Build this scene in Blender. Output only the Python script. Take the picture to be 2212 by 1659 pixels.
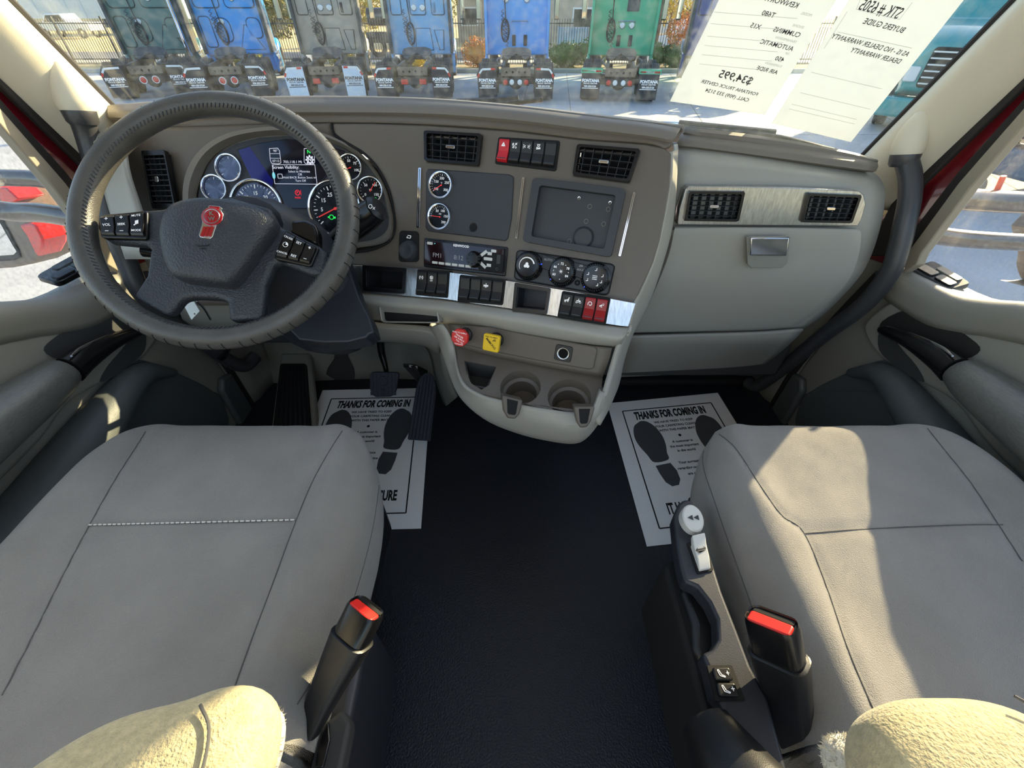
import bpy, bmesh, math, random
from math import sin, cos, radians, pi
from mathutils import Vector, Matrix, noise
from mathutils.bvhtree import BVHTree
random.seed(4)
V = Vector
for o in list(bpy.data.objects): bpy.data.objects.remove(o)
S = bpy.context.scene
COL = S.collection
# ------------------------------------------------------------------ camera, light, exposure
FPX, PITCH, CAMH = 914.0, radians(41.9), 1.08      # cab floor is z = 0, metres
cam = bpy.data.cameras.new('camera'); cam.sensor_width = 36; cam.lens = 36 * FPX / 2212
cam.clip_start = 0.01; cam.clip_end = 400
co = bpy.data.objects.new('camera', cam); COL.objects.link(co)
co.location = (0, 0, CAMH); co.rotation_euler = (pi / 2 - PITCH, 0, 0)
S.camera = co
SUN_AZ, SUN_EL = radians(48), radians(18)          # azimuth to the right of straight ahead
w = bpy.data.worlds.new('sky'); S.world = w; w.use_nodes = True
nt = w.node_tree; nt.nodes.clear()
sky = nt.nodes.new('ShaderNodeTexSky'); sky.sky_type = 'NISHITA'; sky.sun_disc = False
sky.sun_elevation = SUN_EL; sky.sun_rotation = SUN_AZ; sky.dust_density = 1.6; sky.ozone_density = 1.0
bg = nt.nodes.new('ShaderNodeBackground'); bg.inputs[1].default_value = 0.46
ow = nt.nodes.new('ShaderNodeOutputWorld')
nt.links.new(sky.outputs[0], bg.inputs[0]); nt.links.new(bg.outputs[0], ow.inputs[0])
def light(name, kind, loc, power, color, size=(1, 1), target=None, angle=None):
    l = bpy.data.lights.new(name, kind); l.energy = power; l.color = color
    if kind == 'AREA': l.shape = 'RECTANGLE'; l.size, l.size_y = size
    if angle: l.angle = angle
    o = bpy.data.objects.new(name, l); COL.objects.link(o); o.location = loc
    if target is not None: o.rotation_euler = (V(target) - V(loc)).to_track_quat('-Z', 'Y').to_euler()
    return o
sd = V((sin(SUN_AZ) * cos(SUN_EL), cos(SUN_AZ) * cos(SUN_EL), sin(SUN_EL)))
light('sun', 'SUN', sd * 50, 18, (1.0, 0.78, 0.45), target=(0, 0, 0), angle=radians(0.6))
light('cabin_fill_light', 'AREA', (0, -0.75, 1.80), 4.5, (1.0, 0.97, 0.93), (1.5, 0.7), target=(0, 0.75, 0.35))  # added fill behind the camera to brighten the cabin, not a cab lamp
S.view_settings.view_transform = 'Standard'; S.view_settings.look = 'None'
S.view_settings.exposure = 0.0; S.view_settings.gamma = 1.0; S.view_settings.use_curve_mapping = False
# ------------------------------------------------------------------ helpers
def lin(c): return tuple(((x / 255) / 12.92 if x / 255 <= 0.04045 else ((x / 255 + 0.055) / 1.055) ** 2.4) for x in c)
MATS = {}
def mat(name, rgb, rough=0.5, metal=0.0, bump=0.0, bscale=400, var=0.0, vscale=8, emit=0, trans=0, coat=0, streak=None, spec=0.5, sheen=0, stretch=None, rgb2=None):
    m = bpy.data.materials.new(name); m.use_nodes = True; MATS[name] = m
    n = m.node_tree.nodes; L = m.node_tree.links; b = n['Principled BSDF']
    c = (*lin(rgb), 1)
    b.inputs['Base Color'].default_value = c; b.inputs['Roughness'].default_value = rough
    b.inputs['Metallic'].default_value = metal; b.inputs['Specular IOR Level'].default_value = spec
    if coat: b.inputs['Coat Weight'].default_value = coat; b.inputs['Coat Roughness'].default_value = 0.05
    if sheen: b.inputs['Sheen Weight'].default_value = sheen; b.inputs['Sheen Roughness'].default_value = 0.4
    if emit: b.inputs['Emission Color'].default_value = c; b.inputs['Emission Strength'].default_value = emit
    tc = n.new('ShaderNodeTexCoord'); mp = n.new('ShaderNodeMapping'); L.new(tc.outputs['Object'], mp.inputs[0])
    if stretch: mp.inputs['Scale'].default_value = stretch
    if var or rgb2:
        t = n.new('ShaderNodeTexNoise'); t.inputs['Scale'].default_value = vscale; t.inputs['Detail'].default_value = 6
        L.new(mp.outputs[0], t.inputs['Vector'])
        r = n.new('ShaderNodeValToRGB'); L.new(t.outputs['Fac'], r.inputs[0])
        r.color_ramp.elements[0].position = 0.36; r.color_ramp.elements[1].position = 0.64
        if rgb2: r.color_ramp.elements[0].color = c; r.color_ramp.elements[1].color = (*lin(rgb2), 1)
        else:
            r.color_ramp.elements[0].color = tuple(x * (1 - var) for x in c[:3]) + (1,)
            r.color_ramp.elements[1].color = tuple(min(1, x * (1 + var)) for x in c[:3]) + (1,)
        L.new(r.outputs[0], b.inputs['Base Color'])
    if bump:
        t = n.new('ShaderNodeTexNoise'); t.inputs['Scale'].default_value = bscale; t.inputs['Detail'].default_value = 3
        L.new(mp.outputs[0], t.inputs['Vector'])
        bp = n.new('ShaderNodeBump'); bp.inputs['Strength'].default_value = bump; bp.inputs['Distance'].default_value = 0.002
        L.new(t.outputs['Fac'], bp.inputs['Height']); L.new(bp.outputs[0], b.inputs['Normal'])
    if streak:
        t = n.new('ShaderNodeTexNoise'); t.inputs['Scale'].default_value = 1; t.inputs['Detail'].default_value = 2
        mp2 = n.new('ShaderNodeMapping'); mp2.inputs['Scale'].default_value = streak[:3]; mp2.inputs['Rotation'].default_value = streak[3:6]
        L.new(tc.outputs['Object'], mp2.inputs[0]); L.new(mp2.outputs[0], t.inputs['Vector'])
        r = n.new('ShaderNodeValToRGB'); L.new(t.outputs['Fac'], r.inputs[0])
        r.color_ramp.elements[0].position = 0.3; r.color_ramp.elements[1].position = 0.7
        r.color_ramp.elements[0].color = tuple(x * 0.82 for x in c[:3]) + (1,); r.color_ramp.elements[1].color = tuple(min(1, x * 1.12) for x in c[:3]) + (1,)
        L.new(r.outputs[0], b.inputs['Base Color'])
    return m
def glassmat(name, tint, gloss=0.06, dirt=0.03, dcol=(220, 225, 225), dscale=60):
    m = bpy.data.materials.new(name); m.use_nodes = True; MATS[name] = m
    n = m.node_tree.nodes; L = m.node_tree.links; n.clear()
    o = n.new('ShaderNodeOutputMaterial'); tr = n.new('ShaderNodeBsdfTransparent'); tr.inputs[0].default_value = (*tint, 1)
    gl = n.new('ShaderNodeBsdfGlossy'); gl.inputs['Roughness'].default_value = 0.02
    m1 = n.new('ShaderNodeMixShader'); m1.inputs[0].default_value = gloss
    L.new(tr.outputs[0], m1.inputs[1]); L.new(gl.outputs[0], m1.inputs[2])
    df = n.new('ShaderNodeBsdfDiffuse'); df.inputs[0].default_value = (*lin(dcol), 1)
    tx = n.new('ShaderNodeTexNoise'); tx.inputs['Scale'].default_value = dscale; tx.inputs['Detail'].default_value = 8
    tc = n.new('ShaderNodeTexCoord'); L.new(tc.outputs['Object'], tx.inputs['Vector'])
    r = n.new('ShaderNodeMapRange'); r.inputs[1].default_value = 0.45; r.inputs[2].default_value = 0.8
    r.inputs[3].default_value = dirt * 0.5; r.inputs[4].default_value = dirt * 5; L.new(tx.outputs['Fac'], r.inputs[0])
    m2 = n.new('ShaderNodeMixShader'); L.new(r.outputs[0], m2.inputs[0]); L.new(m1.outputs[0], m2.inputs[1]); L.new(df.outputs[0], m2.inputs[2])
    L.new(m2.outputs[0], o.inputs[0]); return m

def ray(px, py):
    x = (px - 1106) / FPX; y = (829.5 - py) / FPX
    return V((x, cos(PITCH) + y * sin(PITCH), -sin(PITCH) + y * cos(PITCH)))
CAM = V((0, 0, CAMH))
def PX(px, py, X): r = ray(px, py); return CAM + r * (X / r.x)
def PY(px, py, Y): r = ray(px, py); return CAM + r * (Y / r.y)
def PZ(px, py, Z): r = ray(px, py); return CAM + r * ((Z - CAMH) / r.z)
class Fr:
    """a working plane: origin O, right h, up v, outward n"""
    def __init__(s, O, h, v, n): s.O, s.h, s.v, s.n = V(O), V(h).normalized(), V(v).normalized(), V(n).normalized()
    def at(s, u, v, w=0): return s.O + s.h * u + s.v * v + s.n * w
    def P(s, px, py, w=0):
        r = ray(px, py); O = s.O + s.n * w
        return CAM + r * ((O - CAM).dot(s.n) / r.dot(s.n))
    def uv(s, px, py, w=0):
        d = s.P(px, py, w) - s.O; return (d.dot(s.h), d.dot(s.v))
    def off(s, w): return Fr(s.O + s.n * w, s.h, s.v, s.n)
def frame(px, py, zc, yaw, lean):
    a, t = radians(yaw), radians(lean); O = CAM + ray(px, py) * zc
    h = V((cos(a), -sin(a), 0)); o = V((-sin(a), -cos(a), 0)); z = V((0, 0, 1))
    return Fr(O, h, z * cos(t) - o * sin(t), o * cos(t) + z * sin(t))
WORLD = Fr((0, 0, 0), (1, 0, 0), (0, 1, 0), (0, 0, 1))
class Qd:
    """a quad patch: corners bl, br, tr, tl; at(s, t, w)"""
    def __init__(q, bl, br, tr, tl):
        q.c = [V(bl), V(br), V(tr), V(tl)]
        q.h = ((q.c[1] - q.c[0]) + (q.c[2] - q.c[3])) * 0.5; q.v = ((q.c[3] - q.c[0]) + (q.c[2] - q.c[1])) * 0.5
        q.W = q.h.length; q.H = q.v.length; q.n = q.h.cross(q.v).normalized()
    def at(q, s, t, w=0):
        a = q.c[0].lerp(q.c[1], s); b = q.c[3].lerp(q.c[2], s); return a.lerp(b, t) + q.n * w
def QF(fr, pts, w=0): return Qd(*[fr.P(x, y, w) for x, y in pts])       # pts bl, br, tr, tl in pixels on a plane
def QR(fr, u0, u1, v0, v1, w=0): return Qd(fr.at(u0, v0, w), fr.at(u1, v0, w), fr.at(u1, v1, w), fr.at(u0, v1, w))
def sub(q, s0, s1, t0, t1, w=0): return Qd(q.at(s0, t0, w), q.at(s1, t0, w), q.at(s1, t1, w), q.at(s0, t1, w))

WL = {}
def tag(o, label=None, cat=None, group=None, kind=None):
    if label: o['label'] = label
    if cat: o['category'] = cat
    if group: o['group'] = group
    if kind: o['kind'] = kind
    return o
def thing(name, label, cat, loc=(0, 0, 0), group=None, kind=None):
    o = bpy.data.objects.new(name, None); COL.objects.link(o); o.location = loc; o.empty_display_size = 0.05
    WL[o] = V(loc); return tag(o, label, cat, group, kind)
def make(name, bm, m, parent=None, bevel=0, label=None, cat=None, kind=None, smooth=True, group=None, ang=35, solid=0, seg=2, loc=None, soff=-1):
    off = WL.get(parent, V((0, 0, 0))) if parent else V((0, 0, 0))
    if loc is not None and not parent: off = V(loc)
    bmesh.ops.remove_doubles(bm, verts=bm.verts, dist=1e-6)
    bmesh.ops.recalc_face_normals(bm, faces=bm.faces)
    if off.length: bmesh.ops.translate(bm, verts=bm.verts, vec=-off)
    if solid:          # open sheets inside the cab: face the cabin, thicken outwards
        bm.normal_update(); c = CAM - off
        if sum((1 if f.normal.dot(c - f.calc_center_median()) > 0 else -1) * f.calc_area() for f in bm.faces) < 0: bmesh.ops.reverse_faces(bm, faces=bm.faces)
        soff = -1
    me = bpy.data.meshes.new(name); bm.to_mesh(me); bm.free()
    if isinstance(m, (list, tuple)):
        for x in m: me.materials.append(MATS[x])
    else: me.materials.append(MATS[m])
    if smooth:
        me.polygons.foreach_set('use_smooth', [True] * len(me.polygons))
        try: me.set_sharp_from_angle(angle=radians(ang))
        except Exception: pass
    o = bpy.data.objects.new(name, me); COL.objects.link(o)
    if parent: o.parent = parent; WL[o] = off
    else:
        o.location = off; WL[o] = off
    if solid:
        md = o.modifiers.new('solid', 'SOLIDIFY'); md.thickness = solid; md.offset = soff
    if bevel:
        md = o.modifiers.new('bevel', 'BEVEL'); md.width = bevel; md.segments = seg; md.limit_method = 'ANGLE'; md.angle_limit = radians(38)
        md.harden_normals = False
    return tag(o, label, cat, group, kind)
def kids(o): return [c for c in bpy.data.objects if c.parent == o]
def B(): return bmesh.new()
def box8(bm, p):
    v = [bm.verts.new(x) for x in p]
    for f in ((0, 3, 2, 1), (4, 5, 6, 7), (0, 1, 5, 4), (1, 2, 6, 5), (2, 3, 7, 6), (3, 0, 4, 7)): bm.faces.new([v[i] for i in f])
def fbox(bm, fr, u0, u1, v0, v1, w0, w1):
    box8(bm, [fr.at(u0, v0, w0), fr.at(u1, v0, w0), fr.at(u1, v1, w0), fr.at(u0, v1, w0), fr.at(u0, v0, w1), fr.at(u1, v0, w1), fr.at(u1, v1, w1), fr.at(u0, v1, w1)]); return bm
def qbox(bm, q, u0, u1, v0, v1, w0, w1): return fbox(bm, q, u0, u1, v0, v1, w0, w1)
def wbox(bm, x0, x1, y0, y1, z0, z1): return fbox(bm, WORLD, x0, x1, y0, y1, z0, z1)
def prism(bm, fr, pts, w0, w1, holes=()):
    """polygon (s,t in fr) with holes, extruded from w0 to w1"""
    loops = [list(pts)] + [list(h) for h in holes]
    if not holes:
        a = [bm.verts.new(fr.at(x, y, w0)) for x, y in pts]; b = [bm.verts.new(fr.at(x, y, w1)) for x, y in pts]
        bm.faces.new(a[::-1]); bm.faces.new(b); n = len(pts)
        for i in range(n): bm.faces.new((a[i], a[(i + 1) % n], b[(i + 1) % n], b[i]))
        return bm
    for w in (w0, w1):
        t = B(); ed = []
        for lp in loops:
            vs = [t.verts.new((x, y, 0)) for x, y in lp]
            ed += [t.edges.new((vs[i], vs[(i + 1) % len(vs)])) for i in range(len(vs))]
        bmesh.ops.triangle_fill(t, use_beauty=True, use_dissolve=False, edges=ed)
        mp = {v: bm.verts.new(fr.at(v.co.x, v.co.y, w)) for v in t.verts}
        for f in t.faces: bm.faces.new([mp[v] for v in f.verts])
        t.free()
    for lp in loops:
        a = [bm.verts.new(fr.at(x, y, w0)) for x, y in lp]; b = [bm.verts.new(fr.at(x, y, w1)) for x, y in lp]; n = len(lp)
        for i in range(n): bm.faces.new((a[i], a[(i + 1) % n], b[(i + 1) % n], b[i]))
    bmesh.ops.remove_doubles(bm, verts=bm.verts, dist=1e-6)
    return bm
def rr(s0, s1, t0, t1, rs, rt=None, n=4):
    rt = rt or rs; P = []
    for cx, cy, a in ((s1 - rs, t1 - rt, 0), (s0 + rs, t1 - rt, 90), (s0 + rs, t0 + rt, 180), (s1 - rs, t0 + rt, 270)):
        for k in range(n + 1):
            an = radians(a + 90 * k / n); P.append((cx + rs * cos(an), cy + rt * sin(an)))
    return P
def circ(cx, cy, rx, ry=None, n=28): ry = ry or rx; return [(cx + rx * cos(2 * pi * k / n), cy + ry * sin(2 * pi * k / n)) for k in range(n)]
def cr(p0, p1, p2, p3, t):
    return (p1 * 2 + (p2 - p0) * t + (p0 * 2 - p1 * 5 + p2 * 4 - p3) * t * t + (p1 * 3 - p0 - p2 * 3 + p3) * t ** 3) * 0.5
def spl(pts, k=5, closed=False):
    P = [V(p) for p in pts]; n = len(P); out = []
    for i in range(n if closed else n - 1):
        g = (lambda j: P[j % n]) if closed else (lambda j: P[j] if 0 <= j < n else (P[0] * 2 - P[1] if j < 0 else P[-1] * 2 - P[-2]))
        for s in range(k): out.append(cr(g(i - 1), g(i), g(i + 1), g(i + 2), s / k))
    if not closed: out.append(P[-1])
    return out
def px2(fr, pts, w=0, smooth=0, closed=True):
    q = [V(fr.uv(x, y, w)) for x, y in pts]
    if smooth: q = spl(q, smooth, closed)
    return [(p.x, p.y) for p in q]
def tube(bm, pts, r, seg=10, k=5, closed=False, smooth=True, caps=True):
    rs = r if isinstance(r, (list, tuple)) else [r] * len(pts)
    P = spl([V((*p, rr_)) if False else V(p) for p in pts], k, closed) if smooth else [V(p) for p in pts]
    R = [x.x for x in spl([V((q, 0, 0)) for q in rs], k, closed)] if smooth else list(rs)
    n = len(P); rings = []; up = None
    for i in range(n):
        t = (P[(i + 1) % n] - P[i - 1]) if closed else (P[min(i + 1, n - 1)] - P[max(i - 1, 0)])
        t.normalize()
        if up is None: up = t.orthogonal().normalized()
        up = (up - t * up.dot(t)); up = up.normalized() if up.length > 1e-6 else t.orthogonal().normalized()
        s = t.cross(up)
        rings.append([bm.verts.new(P[i] + (up * cos(2 * pi * j / seg) + s * sin(2 * pi * j / seg)) * R[i]) for j in range(seg)])
    for i in range(n if closed else n - 1):
        a, b = rings[i], rings[(i + 1) % n]
        sh = 0
        if closed and i == n - 1: sh = min(range(seg), key=lambda q: (a[0].co - b[q].co).length)
        for j in range(seg): bm.faces.new((a[j], a[(j + 1) % seg], b[(j + 1 + sh) % seg], b[(j + sh) % seg]))
    if caps and not closed: bm.faces.new(rings[0][::-1]); bm.faces.new(rings[-1])
    return bm
def lathe(bm, fr, u, v, prof, seg=28, es=1, et=1):
    rings = [[bm.verts.new(fr.at(u + r * es * cos(2 * pi * j / seg), v + r * et * sin(2 * pi * j / seg), w)) for j in range(seg)] for r, w in prof]
    for a, b in zip(rings, rings[1:]):
        for j in range(seg): bm.faces.new((a[j], a[(j + 1) % seg], b[(j + 1) % seg], b[j]))
    if prof[0][0] > 1e-5: bm.faces.new(rings[0][::-1])
    if prof[-1][0] > 1e-5: bm.faces.new(rings[-1])
    return bm
def ring(bm, fr, u, v, r0, r1, w0, w1, seg=32):
    pr = [(r0, w0), (r0, w1 - (r1 - r0) * .2), (r0 + (r1 - r0) * .35, w1), (r0 + (r1 - r0) * .75, w1), (r1, w1 - (r1 - r0) * .45), (r1, w0)]
    rings = [[bm.verts.new(fr.at(u + r * cos(2 * pi * j / seg), v + r * sin(2 * pi * j / seg), w)) for j in range(seg)] for r, w in pr]
    rings.append(rings[0])
    for a, b in zip(rings, rings[1:]):
        for j in range(seg): bm.faces.new((a[j], a[(j + 1) % seg], b[(j + 1) % seg], b[j]))
    return bm
def net(rows, k=5):
    R = [spl(r, k) for r in rows]; cols = list(zip(*R)); C = [spl(c, k) for c in cols]
    bm = B(); g = [[bm.verts.new(p) for p in c] for c in C]
    for i in range(len(g) - 1):
        for j in range(len(g[0]) - 1): bm.faces.new((g[i][j], g[i + 1][j], g[i + 1][j + 1], g[i][j + 1]))
    return bm
TXT = {}
def textmesh(s, shear=0, bold=0, sp=1):
    k = (s, shear, bold, sp)
    if k not in TXT:
        c = bpy.data.curves.new('t', 'FONT'); c.body = s; c.align_x = 'CENTER'; c.align_y = 'CENTER'; c.size = 1; c.shear = shear
        c.offset = bold; c.resolution_u = 2; c.space_character = sp
        o = bpy.data.objects.new('t', c); me = bpy.data.meshes.new_from_object(o)
        TXT[k] = ([v.co.copy() for v in me.vertices], [tuple(p.vertices) for p in me.polygons])
        bpy.data.objects.remove(o); bpy.data.curves.remove(c); bpy.data.meshes.remove(me)
    return TXT[k]
def text(bm, fr, s, u, v, size, w=0.0006, mirror=False, rot=0, shear=0, bold=0.0, wx=1.0, su=1, sv=1):
    """flat lettering on a frame or a quad (su, sv turn metres into its s, t)"""
    vs, fs = textmesh(s, shear, bold)
    ca, sa = cos(radians(rot)), sin(radians(rot)); nv = []
    for p in vs:
        x = p.x * size * wx * (-1 if mirror else 1); y = p.y * size
        nv.append(bm.verts.new(fr.at(u + (x * ca - y * sa) * su, v + (x * sa + y * ca) * sv, w)))
    for f in fs:
        if len(set(f)) > 2:
            try: bm.faces.new([nv[i] for i in f])
            except ValueError: pass
    return bm
def qt(bm, q, s, u, v, size, **k):       # size in metres on a quad patch
    return text(bm, q, s, u, v, size, su=1 / q.W, sv=1 / q.H, **k)
def strip(bm, fr, u0, v0, u1, v1, wd, w0=0, w1=0.0006, su=1, sv=1):
    dx, dy = (u1 - u0) / su, (v1 - v0) / sv; l = math.hypot(dx, dy) or 1; nx, ny = -dy / l * wd / 2 * su, dx / l * wd / 2 * sv
    prism(bm, fr, [(u0 - nx, v0 - ny), (u1 - nx, v1 - ny), (u1 + nx, v1 + ny), (u0 + nx, v0 + ny)], w0, w1)
def grid_seat(bm, fx, n1, n2):
    g = [[bm.verts.new(fx(i / n1, j / n2)) for j in range(n2 + 1)] for i in range(n1 + 1)]
    for i in range(n1):
        for j in range(n2): bm.faces.new((g[i][j], g[i + 1][j], g[i + 1][j + 1], g[i][j + 1]))
# ------------------------------------------------------------------ materials
mat('cream_trim', (206, 198, 178), 0.55, bump=.12, bscale=900)
mat('dash_grey', (158, 155, 145), 0.45, bump=.15, bscale=900)
mat('dash_brown', (98, 90, 80), 0.42, bump=.2, bscale=900)
mat('pad_brown', (118, 111, 101), 0.5, bump=.25, bscale=700)
mat('seat_fabric', (143, 139, 133), 0.95, bump=.9, bscale=800, var=.10, vscale=7, sheen=.3)
mat('seat_thread', (88, 86, 84), 0.9); mat('white_thread', (225, 222, 212), 0.8)
mat('arm_fabric', (186, 172, 134), 0.95, bump=.9, bscale=420, var=.12, vscale=160, sheen=.3)
mat('fleece', (214, 208, 192), 1, bump=1, bscale=500)
mat('black_vinyl', (30, 32, 39), 0.40, bump=1.0, bscale=260)
mat('black_plastic', (25, 25, 27), 0.38, bump=.1, bscale=900)
mat('blue_black', (42, 44, 51), 0.45, bump=.12, bscale=900)
mat('satin_black', (17, 17, 19), 0.25); mat('matt_black', (9, 9, 10), 0.8)
mat('rubber', (42, 45, 56), 0.65, bump=.1)
mat('panel_black', (52, 54, 58), 0.5, bump=.12, bscale=1200)
mat('leather', (50, 52, 57), 0.36, bump=.9, bscale=330)
mat('leather_rim', (78, 76, 72), 0.34, bump=.35, bscale=500, var=.12, vscale=30)
mat('tube_black', (58, 58, 60), 0.38, bump=.1)
mat('chrome', (225, 225, 228), 0.08, 1); mat('satin_chrome', (190, 192, 195), 0.25, 1)
mat('brushed', (196, 196, 194), 0.22, .95, streak=(300, 20, 60, 0, .5, 0))
mat('brushed_wood', (112, 112, 108), 0.4, .3, streak=(900, 12, 500, 0, 0, 0))
mat('white_print', (235, 235, 235), .6, emit=.25); mat('dim_print', (165, 165, 168), .6)
mat('red_plastic', (196, 30, 42), 0.35); mat('dark_red', (150, 18, 26), 0.3); mat('belt_red', (232, 42, 34), 0.4)
mat('knob_red', (216, 42, 40), 0.4); mat('knob_yellow', (240, 196, 20), 0.4); mat('black_print', (24, 22, 22), .8)
mat('emblem_red', (160, 14, 26), .2, coat=1)
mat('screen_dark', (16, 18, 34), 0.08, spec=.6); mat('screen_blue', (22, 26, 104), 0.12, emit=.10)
mat('dial_face', (30, 32, 38), 0.25); mat('dial_sky_sheen', (122, 140, 180), 0.25, spec=.8)  # left dials: the sky's reflection is painted into the pale blue face
mat('green_light', (40, 230, 90), .5, emit=.7); mat('red_light', (235, 30, 45), .5, emit=.7); mat('needle_red', (232, 60, 55), .5, emit=.4)
mat('cyan_light', (110, 210, 220), .5, emit=.4); mat('blue_light', (70, 100, 255), .5, emit=.7); mat('lcd_text', (225, 222, 232), .5, emit=.5)
mat('radio_lcd', (34, 16, 20), 0.08, spec=.7)
mat('paper', (250, 250, 250), .9, bump=.25, bscale=240); mat('mat_print', (26, 27, 30), .9); mat('sole_print', (78, 80, 84), .95, bump=.6, bscale=300)
mat('kick_grey', (132, 130, 120), .6, bump=.15, bscale=700); mat('kick_dark', (56, 56, 56), .7, bump=.15)
mat('door_grey', (140, 137, 127), .5, bump=.15, bscale=800); mat('door_dark', (84, 88, 88), .45, bump=.3, bscale=600)
mat('seal_black', (34, 30, 28), .7); mat('body_red', (104, 18, 28), .22, coat=1); mat('frame_beige', (150, 140, 122), .5)
mat('light_grey_plastic', (208, 208, 202), .4); mat('tag_white', (225, 232, 230), .5)
mat('headliner', (190, 184, 170), .9)
glassmat('windshield_glass', (.93, .97, .98), .045, .035)
glassmat('door_glass', (.92, .95, .97), .05, .05, dscale=140)
glassmat('gauge_glass', (.96, .96, .98), .05, .0)
mat('mirror_glass', (200, 215, 225), 0.03, 1)
# ================================================================== CAB SHELL
make('floor', wbox(B(), -.99, .99, -1.3, 1.27, -.04, 0), 'black_vinyl', kind='structure', smooth=False)
def YW(x, z): return 1.2 - (z - .787) * .595 + .16 * (1 - (x / .9) ** 2)
def PW(px, py, inset=0):
    r = ray(px, py); a, b = .3, 3.0
    for _ in range(40):
        m = (a + b) / 2; p = CAM + r * m
        if p.y + inset > YW(p.x, p.z): b = m
        else: a = m
    return CAM + r * a
# windshield pane + rubber seal
rows = [[V((x, YW(x, z), z)) for x in (-.9, -.6, -.3, 0, .3, .6, .9)] for z in (.74, .95, 1.15, 1.4, 1.7)]
wn = thing('window_1', None, None, kind='structure')
make('pane', net(rows, 4), 'windshield_glass', wn, solid=.005)
bm = B()
for s in (-1, 1): tube(bm, [V((s * .893, YW(.893, z) - .012, z)) for z in (.76, 1.0, 1.3, 1.7)], .009, 8, 3)
tube(bm, [V((x, YW(x, .775) - .012, .775)) for x in (-.89, -.5, 0, .5, .89)], .009, 8, 5)
make('seal', bm, 'seal_black', wn)
# header and roof above the frame, back edge left open to the sleeper
bm = B(); wbox(bm, -1.0, 1.0, -.42, .66, 1.70, 1.76); wbox(bm, -.95, .95, .60, .74, 1.56, 1.72)
make('ceiling', bm, 'headliner', kind='structure', bevel=.02)
bm = B()
for s in (-1, 1): wbox(bm, s * .99 - .03, s * .99 + .03, -1.3, -.30, -.04, 1.72)
make('wall_rear_sides', bm, 'headliner', kind='structure')
make('wall_firewall', net([[V((-.97, 1.20, -.02)), V((-.5, 1.235, -.02)), V((0, 1.20, -.02)), V((.5, 1.235, -.02)), V((.97, 1.20, -.02))],
     [V((x, 1.245, .2)) for x in (-.97, -.5, 0, .5, .97)], [V((x, 1.25, .6)) for x in (-.97, -.5, 0, .5, .97)]], 3), 'kick_grey', kind='structure', solid=.03, soff=1)
bm = B(); wbox(bm, .16, .93, 1.19, 1.235, 0, .03)
make('baseboard_firewall', bm, 'matt_black', kind='structure', bevel=.01)

for s, side in ((-1, 'left'), (1, 'right')):
    inn = lambda z: YW(.89, z) - .015
    out = lambda z: 1.014 - (z - .807) * .47
    rws = []
    for z in (.70, .80, .95, 1.15, 1.4, 1.72):
        i, o = inn(z), min(out(z), inn(z) - .06)
        rws.append([V((s * .905, i + .02, z)), V((s * .872, i - .03, z)), V((s * .862, (i + o) / 2, z)), V((s * .885, o + .03, z)), V((s * .935, o, z))])
    pl = make('wall_%s_pillar' % side, net(rws, 4), 'cream_trim', kind='structure', solid=.012, soff=1 if s < 0 else -1)
    # jamb layers between pillar and door glass: seal, painted red metal, seal, beige door frame
    def band(nm, m, pts, x, th=.012, sh=1):
        fr = Fr((s * x, 0, 0), (0, -s, 0), (0, 0, 1), (-s, 0, 0))
        prism_pts = []
        for (px, py) in pts:
            p = PX(px, py, .0001 + x); prism_pts.append((-s * p.y * 1.0, p.z))
        bm = B(); prism(bm, fr, prism_pts, -th, 0)
        return make(nm, bm, m, jb, bevel=.003)
    jb = thing('wall_%s_jamb' % side, None, None, kind='structure')
    band('door_seal', 'seal_black', [(2420, -60), (2212, 125), (1975, 385), (1925, 440), (1905, 478), (1880, 553), (1905, 553), (1990, 400), (2212, 185), (2420, 10)], .925)
    band('red_jamb_metal', 'body_red', [(2420, -20), (2212, 172), (1983, 396), (1895, 478), (1875, 560), (1925, 575), (1970, 515), (2075, 382), (2212, 222), (2420, 30)], .945)
    band('inner_seal', 'seal_black', [(2420, 20), (2212, 212), (2068, 372), (1960, 512), (1935, 560), (1975, 570), (2090, 400), (2212, 250), (2420, 50)], .94)
    band('door_frame_edge', 'frame_beige', [(2420, 40), (2212, 232), (2069, 396), (1960, 545), (1950, 590), (1980, 572), (1990, 548), (2094, 408), (2212, 268), (2420, 72)], .932, .02)
    fr = Fr((s * .97, 0, 0), (0, -s, 0), (0, 0, 1), (-s, 0, 0))

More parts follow.
